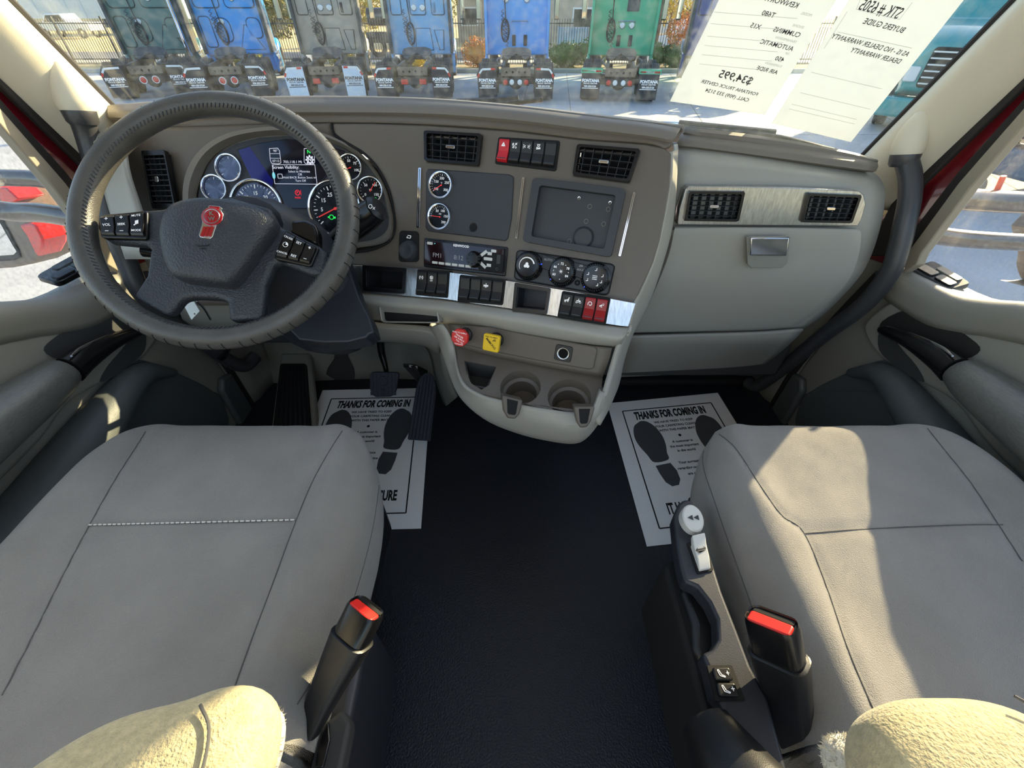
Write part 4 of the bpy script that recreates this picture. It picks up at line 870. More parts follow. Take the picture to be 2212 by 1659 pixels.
pod([(225, 512), (318, 514), (318, 461), (222, 472)], [([('+', .82, .010), ('VOL', .5, .0062), ('–', .2, .010)], 0), ([('+', .82, .010), ('SEEK', .5, .0056), ('–', .2, .010)], 0), ([('MUTE', .85, .0052), ('♫', .53, .013), ('MODE', .2, .0052)], 0)], 'l')
pod([(598, 556), (672, 574), (687, 538), (620, 503)], [([('CRUISE', .82, .0048), ('◔', .5, .011), ('CANCEL', .16, .0048)], 0), ([('SET', .80, .0060), ('RES', .16, .0060)], 0), ([('+', .80, .010), ('–', .2, .010)], 0)], 'r')
# column, shroud, stalks
col = thing('steering_column', 'dark blue black steering column shroud with control stalks behind the wheel', 'steering column', SW.at(0, 0, -.12))
ax = V((.0, .55, -.62)).normalized()
def oval(c, rx, ry, n=16): return [c + V((rx * cos(2 * pi * k / n), 0, 0)) + V((0, .62, .78)).normalized() * (ry * sin(2 * pi * k / n)) for k in range(n)]
bm = B(); secs = [(SW.at(.02, .0, -.028), .075, .05), (SW.at(.03, -.01, -.06), .095, .075), (SW.at(.05, -.02, -.11), .11, .085), (PY(700, 690, .80), .105, .075), (PY(715, 715, .90), .10, .06), (PY(730, 730, 1.02), .09, .05)]
rg = [[bm.verts.new(p) for p in oval(*s)] for s in secs]
for a, b in zip(rg, rg[1:]):
    for j in range(16): bm.faces.new((a[j], a[(j + 1) % 16], b[(j + 1) % 16], b[j]))
bm.faces.new(rg[0]); bm.faces.new(rg[-1]); make('column_shroud', bm, 'blue_black', col)
sh = [(690, 560), (745, 548), (758, 590), (775, 640), (800, 690), (808, 718), (796, 722), (792, 729), (752, 739), (700, 740), (646, 734), (618, 706), (640, 640)]
fs = frame(720, 660, .86, 0, 55); bm = B(); prism(bm, fs, px2(fs, sh), -.05, 0); make('lower_shroud', bm, 'blue_black', col, bevel=.018, seg=4)
sp0, sp1 = PY(700, 545, .86), PY(812, 452, .84)
bm = tube(B(), [sp0, sp0.lerp(sp1, .35), sp0.lerp(sp1, .8), sp1], [.018, .022, .027, .024], 18, 4); st = make('control_stalk', bm, 'satin_black', col, label='glossy black control stalk')
bm = B(); f = Fr(sp1, (1, 0, 0), (0, .5, .8), (sp1 - sp0)); f = Fr(sp1, (sp1 - sp0).orthogonal(), (sp1 - sp0).cross((sp1 - sp0).orthogonal()), (sp1 - sp0)); lathe(bm, f, 0, 0, [(.0245, 0), (.026, .004), (.018, .010), (0, .011)], 8); make('stalk_end', bm, 'black_plastic', st)
fk = frame(800, 470, .80, 10, 40); bm = B(); ku, kv = fk.uv(800, 446); ring(bm, fk, ku, kv, .003, .0042, .0, .0006, 14); ku, kv = fk.uv(808, 451); text(bm, fk, '×', ku, kv, .012, w=.0008); make('stalk_print', bm, 'white_print', st, smooth=False)
bm = B(); fr2 = SW.off(-.03); prism(bm, fr2, px2(fr2, [(632, 475), (660, 473), (682, 484), (687, 500), (687, 530), (672, 527), (630, 508), (585, 492), (580, 470)]), -.03, .0); make('upper_shroud', bm, 'satin_black', col, bevel=.006)
bm = tube(B(), [SW.at(-.03, -.05, -.05), SW.at(-.12, -.03, -.06), SW.at(-.16, -.02, -.06)], [.012, .009, .011], 12, 4); make('trailer_brake_stalk', bm, 'satin_black', col)
bm = tube(B(), [PY(540, 690, .80), PY(500, 740, .82), PY(478, 770, .86)], [.008, .007, .012], 10, 4); make('tilt_lever', bm, 'satin_black', col)
bm = tube(B(), [PY(455, 690, .86), PY(440, 665, .84), PY(424, 650, .82)], .0025, 8, 3); make('key_blade', bm, 'satin_chrome', col)
fk = frame(413, 668, .84, 0, 40); bm = B(); prism(bm, fk, px2(fk, [(395, 655), (416, 645), (432, 672), (414, 691)]), -.001, .001, [circ(*fk.uv(421, 678), .0016, n=10)])
tag(make('key_tag', bm, 'tag_white', bevel=.0006, loc=fk.O), 'blank white plastic key tag hanging behind the steering wheel', 'tag')

# ================================================================== PEDALS
pb = thing('brake_pedal', 'square black rubber brake pedal on a curved arm with ribbed pad', 'pedal', PY(828, 840, 1.08))
make('pedal_arm', tube(B(), [PY(820, 715, 1.12), PY(824, 760, 1.12), PY(832, 790, 1.10), PY(836, 812, 1.09)], [.012, .012, .009, .008], 12, 4), 'satin_black', pb)
fp = frame(828, 832, 1.30, 0, 35); fp = Fr(PY(828, 832, 1.05), fp.h, fp.v, fp.n)
pp = [(801, 806), (806, 803), (856, 804), (862, 807), (858, 835), (853, 851), (844, 857), (812, 858), (804, 853), (798, 835)]
bm = B(); prism(bm, fp, px2(fp, pp), -.012, .002); make('pedal_pad', bm, 'rubber', pb, bevel=.003)
bm = B(); u0, v0 = fp.uv(828, 831); ring(bm, fp, u0, v0 + .012, .014, .017, .001, .0045, 20)
for i in range(-3, 4):
    for j in range(-2, 3):
        x, y = u0 + i * .0125, v0 + j * .0145
        if math.hypot(x - u0, y - v0 - .012) > .021 and not (abs(i) < 1 and j < 0): fbox(bm, fp, x - .005, x + .005, y - .006, y + .006, .001, .0045)
for i in (-1, 0, 1): fbox(bm, fp, u0 + i * .006 - .0018, u0 + i * .006 + .0018, v0 - .034, v0 - .012, .001, .005)
text(bm, fp, 'KW', u0, v0 + .012, .011, w=.004); make('pedal_tread', bm, 'rubber', pb)
ac = thing('accelerator_pedal', 'long ribbed black accelerator pedal rising over the paper mat', 'pedal', PY(900, 940, .95))
qa = Qd(PY(882, 949, .86), PY(931, 953, .86), PY(941, 800, 1.03), PY(900, 800, 1.03))
qa = Qd(PY(880, 949, .865), PY(930, 952, .865), PY(946, 812, 1.04), PY(903, 812, 1.04))
ap = [(0, 0), (1, 0), (1.0, .72), (.93, .88), (.75, 1.0), (.55, 1.06), (.3, 1.05), (.1, .98), (0, .85)]
bm = B(); prism(bm, qa, ap, -.014, 0); make('pedal_pad', bm, 'rubber', ac, bevel=.003)
for k in range(6):
    bm = B(); qbox(bm, qa, .05 + k * .155, .155 + k * .155, .015, (.84, .97, 1.01, 1.0, .93, .80)[k], -.001, .004); make('pedal_rib', bm, 'rubber', ac, bevel=.001)
bm = B(); box8(bm, [PY(905, 830, 1.10), PY(870, 790, 1.14), PY(870, 784, 1.18), PY(905, 800, 1.18), PY(925, 830, 1.08), PY(895, 792, 1.10), PY(895, 786, 1.14), PY(925, 800, 1.14)]); make('pedal_bracket', bm, 'satin_black', ac, bevel=.003)
bm = B(); box8(bm, [PY(884, 788, 1.12), PY(902, 791, 1.12), PY(902, 797, 1.11), PY(884, 793, 1.11), PY(884, 788, 1.13), PY(902, 791, 1.13), PY(902, 797, 1.12), PY(884, 793, 1.12)]); make('bracket_plate', bm, 'light_grey_plastic', ac)
dp = thing('footrest', 'ribbed black footrest on grey ramp left of the brake pedal', 'footrest', (-.80, 1.12, 0))
qd = Qd(PZ(590, 930, .01), PZ(672, 930, .01), PY(662, 786, 1.19), PY(606, 786, 1.19))
bm = B(); qbox(bm, qd, -.10, 1.15, -.05, 1.2, -.04, -.006); make('ramp', bm, 'kick_grey', dp, bevel=.01)
bm = B(); prism(bm, qd, rr(0, 1, 0, 1, .08, .05), -.008, .004); make('rest_pad', bm, 'matt_black', dp, bevel=.002)
for k in range(7):
    bm = B(); qbox(bm, qd, .06 + k * .13, .13 + k * .13, .04, .96, .003, .007); make('rest_rib', bm, 'black_plastic', dp)
# pressed relief on the firewall and kick ramp
fw = Fr((0, 1.232, 0), (1, 0, 0), (0, 0, 1), (0, -1, 0))
bm = B(); prism(bm, fw, px2(fw, [(706, 826), (708, 795), (722, 775), (728, 742), (748, 742), (752, 772), (764, 795), (766, 820), (760, 826)], 0, 2), -.004, .004)
make('trim_1', bm, 'kick_dark', kind='structure', bevel=.003)

# ================================================================== PAPER FLOOR MATS
def papermat(tl, tr, br, bl, lab, show):
    t = thing('paper_floor_mat', lab, 'floor mat', V((*((V(tl) + V(br)) / 2).xy, .001)), group='paper floor mats')
    q = Qd((*bl, .0035), (*br, .0035), (*tr, .0035), (*tl, .0035))
    bm = B(); prism(bm, q, [(0, 0), (1, 0), (1, 1), (0, 1)], -.0012, 0); make('sheet', bm, 'paper', t, smooth=False)
    bm = B()
    for a in ((.11, .085, .89, .085), (.89, .085, .89, .915), (.89, .915, .11, .915), (.11, .915, .11, .085)): strip(bm, q, *a, .004, .0001, .0004, 1 / q.W, 1 / q.H)
    make('border_line', bm, 'mat_print', t, smooth=False)
    bm = B(); qt(bm, q, 'THANKS FOR COMING IN', .5, .858, .048, w=.0004, shear=.25 if show == 0 else .1, bold=.05, wx=.47); make('lettering', bm, 'mat_print', t, smooth=False); bm = B()
    qt(bm, q, 'IT HAS BEEN A PLEASURE', .5, .185, .048, w=.0004, bold=.04, wx=.48); make('lettering', bm, 'mat_print', t, smooth=False); bm = B()
    for s_, y in (('WE HAVE TRIED TO KEEP', .79), ('YOUR CARPETING CLEAN', .755), ('WITH THIS PAPER MAT', .72), ('●', .67), ('A customer is', .625), ('the most important', .59), ('in the world', .555), ('Your suggestions', .47), ('regarding our service', .43), ('are needed', .39)):
        bm = B(); qt(bm, q, s_, .5, y, .0135, w=.0004, bold=.03, wx=.92); make('lettering', bm, 'mat_print', t, smooth=False)
    for e in (-1, 1):
        def m(P): return [(.5 + e * (x - .5), y) for x, y in P]
        so = [(.20, .80), (.24, .815), (.29, .80), (.335, .75), (.36, .68), (.36, .61), (.345, .55), (.335, .50), (.225, .49), (.19, .55), (.15, .63), (.14, .70), (.16, .77)]
        he = [(.225, .465), (.34, .475), (.365, .42), (.365, .36), (.34, .325), (.29, .32), (.255, .35), (.235, .41)]
        for P in (so, he):
            pp = spl([V((x, y, 0)) for x, y in m(P)], 4, True) if P is so else [V((x, y, 0)) for x, y in m(P)]
            bm = B(); prism(bm, q, [(p.x, p.y) for p in pp], .0001, .0004); make('shoe_print', bm, 'sole_print', t, smooth=False)
    return t
papermat((-.71, 1.165), (-.305, 1.178), (-.251, .603), (-.672, .592), 'white paper floor mat with shoe prints under the pedals on the driver side', 0)
papermat((.345, 1.095), (.766, 1.151), (.80, .60), (.36, .551), 'white paper floor mat with shoe prints in the passenger footwell', 1)

# ================================================================== SEATS
def seat(cx, lab, s):
    t = thing('seat', lab, 'seat', (cx, .2, 0), group='cab seats')
    a, yb, yf = .268, -.42, .585; cy, b = (yb + yf) / 2, (yf - yb) / 2
    def shp(x, y):           # top height
        r = abs(x / a); e = max(0, 1 - (r ** 7)); z = .445 + .055 * (e ** .42)
        yy_ = (y - cy) / b; e2 = max(0, 1 - abs(yy_) ** 16) if yy_ > 0 else 1
        z = .40 + (z - .40) * (e2 ** .45)
        z += .016 * math.exp(-((r - .80) / .14) ** 2) - .010 * math.exp(-(x / (a * .6)) ** 2)
        return z
    n1, n2 = 90, 130; bm = B(); g = []
    for i in range(n1 + 1):
        row = []
        for j in range(n2 + 1):
            u = -1 + 2 * i / n1; v = -1 + 2 * j / n2
            v2 = math.copysign(1 - (1 - abs(v)) ** 1.35, v); u2 = math.copysign(1 - (1 - abs(u)) ** 1.35, u)
            y = cy + b * v2; wx = a
            if v2 > .62: k = (v2 - .62) / .38; wx = a * (1 - .25 * k ** 2.3)
            y -= (.030 * abs(u2) ** 3) if v2 > 0 else 0
            row.append(V((u2 * wx, y, 0)))
        g.append(row)
    vs = []
    for row in g:
        rr_ = []
        for p in row:
            k = max(0, (((p.y - cy) / b) - .62) / .38); wx = a * (1 - .25 * k ** 2.3) if k > 0 else a
            z = shp(p.x * a / wx, p.y + (.030 * abs(p.x / wx) ** 3))
            z += .0022 * noise.noise(V((p.x * 9 + cx * 7, p.y * 7, 0))) + .0012 * noise.noise(V((p.x * 26, p.y * 22 + cx, 3)))
            rr_.append(bm.verts.new(V((cx + p.x, p.y, z))))
        vs.append(rr_)
    for i in range(n1):
        for j in range(n2): bm.faces.new((vs[i][j], vs[i + 1][j], vs[i + 1][j + 1], vs[i][j + 1]))
    # skirt
    per = [vs[i][0] for i in range(n1 + 1)] + [vs[n1][j] for j in range(1, n2 + 1)] + [vs[i][n2] for i in range(n1 - 1, -1, -1)] + [vs[0][j] for j in range(n2 - 1, 0, -1)]
    prev = per
    for k, (dz, sc) in enumerate(((-.04, 1.012), (-.09, 1.0), (-.13, .96))):
        cur = [bm.verts.new(V((cx + (p.co.x - cx) * sc, cy + (p.co.y - cy) * sc, p.co.z + dz - (p.co.z - .40) * .3))) for p in per]
        for i in range(len(per)): bm.faces.new((prev[i], prev[(i + 1) % len(per)], cur[(i + 1) % len(per)], cur[i]))
        prev = cur
    bm.normal_update()
    tree = BVHTree.FromBMesh(bm)
    def hit(px, py):
        h = tree.ray_cast(CAM, ray(px, py).normalized()); return h[0]
    return t, bm, hit
def seam(hit, pts, k=6):
    q = spl([V((x, y, 0)) for x, y in pts], k); out = [hit(p.x, p.y) for p in q]; return [p for p in out if p]
def groove(bm, lines, d=.005, w=.010):
    for v in bm.verts:
        if v.co.z < .38: continue
        m = min(((v.co.xy - p.xy).length for L_ in lines for p in L_), default=9)
        if m < w * 3: v.co.z -= d * math.exp(-(m / w) ** 2)
def finish(t, bm, lines, hitpx, fab='seat_fabric'):
    dn = []
    for L_ in lines:
        P = []
        for i in range(len(L_) - 1):
            for k in range(4): P.append(L_[i].lerp(L_[i + 1], k / 4))
        dn.append(P + [L_[-1]])
    groove(bm, dn, .004, .008)
    bm.normal_update(); tree = BVHTree.FromBMesh(bm)
    cu = make('cushion', bm, fab, t, ang=180)
    bm = B()
    for L_ in lines:
        P = []
        for p in L_:
            h = tree.ray_cast(p + V((0, 0, .1)), V((0, 0, -1)))
            P.append((h[0] if h[0] else p) + V((0, 0, .0002)))
        tube(bm, P, .0009, 6, 2)
    make('seam', bm, 'seat_thread', cu); return tree, cu
# driver seat
t1, bm, hit = seat(-.505, 'grey suede driver seat behind the steering wheel, with side buckle', -1)
A = seam(hit, [(312, 930), (290, 965), (245, 1035), (190, 1132), (130, 1245), (60, 1385), (0, 1500)]); Bs = seam(hit, [(738, 928), (705, 980), (670, 1045), (638, 1122), (590, 1250), (545, 1370), (488, 1525)])
Cx = seam(hit, [(190, 1133), (400, 1128), (638, 1122)], 20); Dd = seam(hit, [(800, 965), (818, 1010), (812, 1090), (792, 1190), (752, 1320), (700, 1420), (640, 1520)])
lines = [l for l in (A, Bs, Cx, Dd) if len(l) > 3]
tree, cu = finish(t1, bm, lines, hit)
bm = B()
for i in range(0, len(Cx) - 1):
    for k in range(1):
        a, b = Cx[i].lerp(Cx[i + 1], .1), Cx[i].lerp(Cx[i + 1], .75); tube(bm, [a + V((0, 0, -.001)), b + V((0, 0, -.001))], .0011, 5, smooth=False)
make('white_stitching', bm, 'white_thread', cu, kind='stuff')
# passenger seat
t2, bm, hit = seat(.600, 'grey suede passenger seat on the right, sunlit patch and control panel at its side', 1)
A2 = seam(hit, [(1548, 930), (1590, 965), (1640, 1040), (1690, 1110), (1740, 1150), (1790, 1270), (1835, 1400), (1890, 1530)]); B2 = seam(hit, [(2000, 915), (2040, 965), (2100, 1040), (2160, 1130), (2212, 1210)])
C2 = seam(hit, [(1742, 1150), (1850, 1142), (1960, 1136), (2080, 1132), (2170, 1131)], 10); D2 = seam(hit, [(1528, 945), (1520, 1000), (1545, 1080), (1580, 1180), (1620, 1290), (1650, 1380)])
lines = [l for l in (A2, B2, C2, D2) if len(l) > 3]
finish(t2, bm, lines, hit)
for t, cx in ((t1, -.505), (t2, .600)):
    bm = B(); wbox(bm, cx - .24, cx + .24, -.40, .50, .20, .34); make('seat_pan', bm, 'black_plastic', t, bevel=.02)
    bm = B(); wbox(bm, cx - .20, cx + .20, -.30, .40, .003, .21); make('pedestal', bm, 'matt_black', t, bevel=.02)
# left seat side panel
f44 = Fr((0, 0, .395), (1, 0, 0), (0, 1, 0), (0, 0, 1))
sp = px2(f44, [(792, 1320), (790, 1360), (785, 1407), (775, 1470), (762, 1532), (735, 1700), (560, 1700), (640, 1560), (700, 1430), (745, 1340)])
bm = B(); prism(bm, f44, sp, -.24, 0); make('side_panel', bm, 'blue_black', t1, bevel=.012, seg=3)
f45 = f44.off(.001); u, v = f45.uv(743, 1456); bm = B(); lathe(bm, f45, u, v, [(.012, -.004), (.012, .002), (.0095, .003), (.009, .0015), (0, .003)], 24); bt = make('lumbar_button', bm, 'satin_black', t1)
bm = B(); lathe(bm, f45, u, v, [(.0085, .002), (.008, .0035), (0, .004)], 20); make('button_cap', bm, 'satin_chrome', bt)
skirt = px2(f44.off(.02), [(560, 1700), (590, 1600), (610, 1582), (650, 1588), (690, 1570), (740, 1530), (758, 1560), (730, 1700)])
bm = B(); prism(bm, f44.off(.02), skirt, -.03, 0); make('cloth_gaiter', bm, 'kick_dark', t1, bevel=.01, seg=3)
f46 = f44.off(.022); bm = B(); q = [f46.uv(x, y) for x, y in ((712, 1560), (706, 1562), (690, 1600), (682, 1659), (700, 1659), (714, 1600))]
prism(bm, f46, q, -.002, .003); make('recline_lever', bm, 'satin_black', t1, bevel=.002)
def buckle(root, b0, b1, wdir, wid, thk, lab):
    ax = (b1 - b0).normalized(); n = V((wdir)); n = (n - ax * n.dot(ax)).normalized(); s_ = ax.cross(n)
    L_ = (b1 - b0).length; f = Fr(b0, n, s_, ax)   # n across, s_ thickness
    def sec(u, w, th, r=.35): return [f.at(x, y, u) for x, y in rr(-w / 2, w / 2, -th / 2, th / 2, min(w, th) * r, n=4)]
    def loft(ss):
        bm = B(); R_ = [[bm.verts.new(p) for p in s__] for s__ in ss]
        for a, b in zip(R_, R_[1:]):
            for j in range(len(a)): bm.faces.new((a[j], a[(j + 1) % len(a)], b[(j + 1) % len(a)], b[j]))
        bm.faces.new(R_[0][::-1]); bm.faces.new(R_[-1]); return bm
    bk = make('belt_buckle', loft([sec(0, wid * .62, thk * .6), sec(L_ * .25, wid * .72, thk * .8), sec(L_ * .55, wid * .92, thk), sec(L_ * .76, wid * 1.05, thk * 1.1), sec(L_ * .765, wid, thk)]), 'black_plastic', root, label=lab)
    make('buckle_head', loft([sec(L_ * .73, wid * .92, thk * .92), sec(L_ * .97, wid * .92, thk * .92), sec(L_, wid * .86, thk * .86), sec(L_ * .985, wid * .80, thk * .76)]), 'satin_black', bk)
    bm = B(); prism(bm, f, rr(-wid * .38, wid * .38, -thk * .38, thk * .12, thk * .1), L_ * .96, L_ * .999); make('release_button', bm, 'belt_red', bk, bevel=.002)
    bm = B(); prism(bm, f, rr(-wid * .36, wid * .36, thk * .15, thk * .34, thk * .05), L_ * .96, L_ * .992); make('latch_slot', bm, 'matt_black', bk)
    bm = B(); c = f.at(0, 0, -.02); prism(bm, f, rr(-.008, .008, -.003, .003, .002), -.05, .02); make('buckle_stalk', bm, 'satin_chrome', bk)
buckle(t1, PX(664, 1575, -.243), PX(792, 1312, -.172), (1, -.35, .1), .048, .034, 'black belt buckle with red button')
buckle(t2, PX(1728, 1640, .350), PX(1665, 1338, .288), (1, -1.1, 0), .058, .032, 'black belt buckle with red button')
# right seat control panel
f47 = Fr((0, 0, .475), (1, 0, 0), (0, 1, 0), (0, 0, 1))
cpx = [(1455, 1116), (1466, 1087), (1480, 1078), (1495, 1080), (1512, 1127), (1538, 1208), (1560, 1278), (1593, 1362), (1622, 1439), (1660, 1510), (1700, 1659), (1720, 1720), (1615, 1720), (1595, 1640), (1558, 1520), (1543, 1505), (1528, 1439), (1517, 1412), (1540, 1402), (1551, 1380), (1549, 1336), (1532, 1300), (1506, 1267), (1479, 1256), (1470, 1225), (1462, 1180)]
bm = B(); prism(bm, f47, px2(f47, cpx), -.03, 0); make('control_panel', bm, 'blue_black', t2, bevel=.006, seg=3)
bm = B(); fb = f47.off(-.03); prism(bm, fb, px2(fb, [(1470, 1260), (1510, 1262), (1560, 1330), (1565, 1400), (1530, 1430), (1500, 1400), (1500, 1340)]), -.12, -.01); make('side_recess', bm, 'black_plastic', t2, bevel=.01)
bm = B(); prism(bm, fb, px2(fb, [(1450, 1195), (1470, 1195), (1560, 1500), (1640, 1720), (1590, 1720), (1520, 1500), (1440, 1210)]), -.20, -.02); make('side_panel', bm, 'matt_black', t2, bevel=.008)
kb = f47.P(1490, 1128, .0); fk = Fr(kb, (1, 0, 0), (0, .97, .25), (-.12, -.25, .97)); bm = lathe(B(), fk, 0, 0, [(.0175, -.006), (.0175, .014), (.0165, .022), (.0145, .024), (0, .0245)], 28, .95, 1.25); kn = make('height_knob', bm, 'light_grey_plastic', t2, label='round light grey seat knob')
bm = B(); fq = fk.off(.0248)
for x0 in (-.005, .004): prism(bm, fq, [(x0 + .004, .004), (x0 - .004, 0), (x0 + .004, -.004)], 0, .0004)
make('arrow_mark', bm, 'panel_black', kn, smooth=False)
q = Qd(f47.P(1508, 1236, .001), f47.P(1536, 1230, .001), f47.P(1517, 1165, .001), f47.P(1486, 1172, .001))
bm = B(); prism(bm, q, rr(-.1, 1.15, -.05, 1.0, .1, .04), -.006, .0008); make('lever_slot', bm, 'matt_black', t2)
bm = B(); pr = [(0, 0), (0, .004), (.3, .011), (.7, .014), (.85, .018), (1.02, .02), (1.02, .012), (.85, .004), (.85, 0)]
A = [bm.verts.new(q.at(.05, t_, w_)) for t_, w_ in pr]; C = [bm.verts.new(q.at(.92, t_, w_)) for t_, w_ in pr]
for j in range(9): bm.faces.new((A[j], A[(j + 1) % 9], C[(j + 1) % 9], C[j]))
bm.faces.new(A[::-1]); bm.faces.new(C); lv = make('damper_lever', bm, 'light_grey_plastic', t2, bevel=.0015, label='light grey rocking lever')
bm = B(); qt(bm, q, '⇔', .45, .55, .016, w=.0135); make('lever_mark', bm, 'panel_black', lv, smooth=False)
q = Qd(f47.P(1548, 1512, .001), f47.P(1607, 1512, .001), f47.P(1580, 1440, .001), f47.P(1530, 1440, .001))
bm = B(); prism(bm, q, rr(-.04, 1.04, -.04, 1.04, .05), -.004, .0006); bx = make('button_well', bm, 'matt_black', t2)
for k in range(2):
    q2 = sub(q, .08, .80, .06 + .47 * k, .46 + .47 * k, .001); bm = B(); prism(bm, q2, rr(0, 1, 0, 1, .12, .25), 0, .006); sb = make('seat_button', bm, 'black_plastic', bx, bevel=.0015)
    bm = B(); z = .0062
    for a in ((.22, .78, .30, .35), (.30, .35, .55, .22), (.22, .78, .30, .80), (.30, .80, .40, .42), (.40, .42, .58, .30), (.58, .30, .55, .22), (.68, .55, .86, .55), (.77, .38, .77, .72)): strip(bm, q2, *a, .0008, z, z + .0003, 1 / q2.W, 1 / q2.H)
    make('button_print', bm, 'white_print', bx, smooth=False)
bm = tube(B(), [V((.225, .10, .46)), V((.235, .05, .48)), V((.25, .0, .50)), V((.26, -.1, .5))], [.03, .045, .05, .055], 16, 4); make('armrest_pivot_cover', bm, 'black_plastic', t2)
# armrests
def armrest(root, x0, x1, yf, z, lab, sk=0):
    w_ = x1 - x0; c = (x0 + x1) / 2
    bm = B(); N = 28; R_ = []
    ys = [yf - .0, yf - .006, yf - .02, yf - .045, yf - .08, yf - .2, yf - .45]; ks = [.30, .62, .85, .97, 1, 1, 1]
    for y, k in zip(ys, ks):
        r_ = []
        for j in range(N):
            a = 2 * pi * j / N; ca, sa = cos(a), sin(a)
            r_.append(bm.verts.new(V((c + w_ / 2 * k * math.copysign(abs(ca) ** .6, ca), y + sk * k * ca, z - .045 + .045 * k * math.copysign(abs(sa) ** .65, sa)))))
        R_.append(r_)
    for a, b in zip(R_, R_[1:]):
        for j in range(N): bm.faces.new((a[j], a[(j + 1) % N], b[(j + 1) % N], b[j]))
    bm.faces.new(R_[0]); bm.faces.new(R_[-1]); ar = make('armrest', bm, 'arm_fabric', root, label=lab, ang=180); sb = ar.modifiers.new('sub', 'SUBSURF'); sb.levels = 2; sb.render_levels = 2
    tr = [V((c + w_ / 2 * k_ * .75 * e, y + .001, z - .003 - .012 * (1 - k_))) for e in (1,) for y, k_ in zip(ys[1:], ks[1:])]
    make('armrest_seam', tube(B(), tr, .0011, 6, 4), 'seat_thread', ar)
    return ar
armrest(t1, -.345, -.170, .075, .725, 'fuzzy beige armrest', .034)
armrest(t2, .232, .385, .078, .735, 'fuzzy beige armrest')
fl = []
def fleece(root, c, rx, ry, rz, n=900, L=.007):
    bm = B()
    for k in range(n):
        a = random.uniform(0, 2 * pi); b = random.uniform(-.2, pi / 2); d = V((cos(a) * cos(b), sin(a) * cos(b), sin(b))); p = V((c[0] + d.x * rx, c[1] + d.y * ry, c[2] + d.z * rz))
        e = (d + V((random.uniform(-.6, .6), random.uniform(-.6, .6), random.uniform(-.4, .4)))).normalized() * L * random.uniform(.5, 1.2); s_ = d.orthogonal().normalized() * .0006
        bm.faces.new((bm.verts.new(p - s_), bm.verts.new(p + s_), bm.verts.new(p + e)))
    make('fleece_tuft', bm, 'fleece', root, kind='stuff', smooth=False)
    bm = B(); bmesh.ops.create_uvsphere(bm, u_segments=20, v_segments=12, radius=1)
    for v in bm.verts: v.co = V((c[0] + v.co.x * rx, c[1] + v.co.y * ry, c[2] + v.co.z * rz))
    make('fleece_pad', bm, 'fleece', root)
fleece(t1, PZ(566, 1640, .66), .010, .03, .025, 500, .003); fleece(t2, PZ(1838, 1650, .60), .022, .02, .02, 700, .003)

# ================================================================== PAPERS ON THE WINDSHIELD
c0 = PW(1750, 130, .03); gx = V((1, (YW(c0.x + .01, c0.z) - YW(c0.x - .01, c0.z)) / .02, 0)); gz = V((0, -.595, 1)); nn = gx.cross(gz).normalized()
if nn.y > 0: nn = -nn
F0 = Fr(c0, gx, gz, nn)
h2 = F0.P(1838, 307) - F0.P(1667, 266); h2.normalize(); PP = Fr(c0, h2, nn.cross(h2), nn)
def sheet(nm, px, lab, w):
    bm = B(); prism(bm, PP, px2(PP, px, w), w - .0004, w); o = make(nm, bm, 'sign_paper', smooth=False, loc=PP.P(*px[1], w)); tag(o, lab, 'paper sign', 'paper signs taped to the windshield'); return o
_p = mat('sign_paper', (250, 250, 248), .9); n_ = _p.node_tree.nodes; L_ = _p.node_tree.links
tl = n_.new('ShaderNodeBsdfTranslucent'); tl.inputs[0].default_value = (.88, .94, 1.0, 1); mx = n_.new('ShaderNodeMixShader'); mx.inputs[0].default_value = .27
L_.new(n_['Principled BSDF'].outputs[0], mx.inputs[1]); L_.new(tl.outputs[0], mx.inputs[2]); L_.new(mx.outputs[0], n_['Material Output'].inputs[0])
mat('sign_ink', (70, 70, 74), .8); mat('sign_ink_light', (196, 196, 196), .8)
s1 = sheet('price_sheet', [(1447, 219), (1652, 248), (1926, -190), (1638, -176)], 'price sheet on the windshield printed $34,995, left of the buyers guide', 0)
s2 = sheet('buyers_guide', [(1667, 266), (1838, 307), (2245, -205), (1944, -177)], 'buyers guide sheet headed STK # 6505, right of the price sheet on the windshield', .002)
def pt(bm, s_, x, y, sz, w=.0006, rot=0, **k): u, v = PP.uv(x, y, w); text(bm, PP, s_, u, v, sz, w=w, mirror=True, rot=rot, **k)
bm = B()
for s_, x, y, sz in (('KENWORTH', 1686, 4, .0125), ('T680', 1660, 31, .0125), ('X15', 1632, 57, .0125), ('CUMMINS', 1700, 70, .0125), ('AUTOMATIC', 1678, 98, .0122), ('450', 1684, 128, .0125), ('AIR RIDE', 1657, 152, .0122), ('$34,995', 1589, 168, .024), ('FONTANA TRUCK CENTER', 1576, 190, .0110), ('CALL (909) 333 5124', 1571, 206, .0120)):
    bm = B(); pt(bm, s_, x, y, sz, bold=.01); make('lettering', bm, 'sign_ink', s1, smooth=False)
bm = B()
for s_, x, y in (('MODEL', 1742, 31), ('ENGINE', 1724, 57), ('TRANSMISSION', 1698, 86), ('HP', 1700, 116), ('SUSPENSION', 1671, 140)): pt(bm, s_, x, y, .0065)
for y in (20, 45, 72, 92, 112, 132): a = PP.uv(1548 - y * .28, y + 6, .0006); b = PP.uv(1735 - y * .6, y + 20, .0006); strip(bm, PP, *a, *b, .0006, .0005, .0007)
make('form_lines', bm, 'sign_ink_light', s1, smooth=False)
bm = B()
for s_, x, y, sz, wx in (('STK # 6505', 1902, 21, .026, .62), ('BUYERS GUIDE', 1910, 56, .0135, .9), ('AS IS - NO DEALER WARRANTY', 1880, 98, .0125, .9), ('DEALER WARRANTY', 1892, 121, .0125, .9)):
    bm = B(); pt(bm, s_, x, y, sz, w=.0026, wx=wx, bold=.01); make('lettering', bm, 'sign_ink', s2, smooth=False)
bm = B()
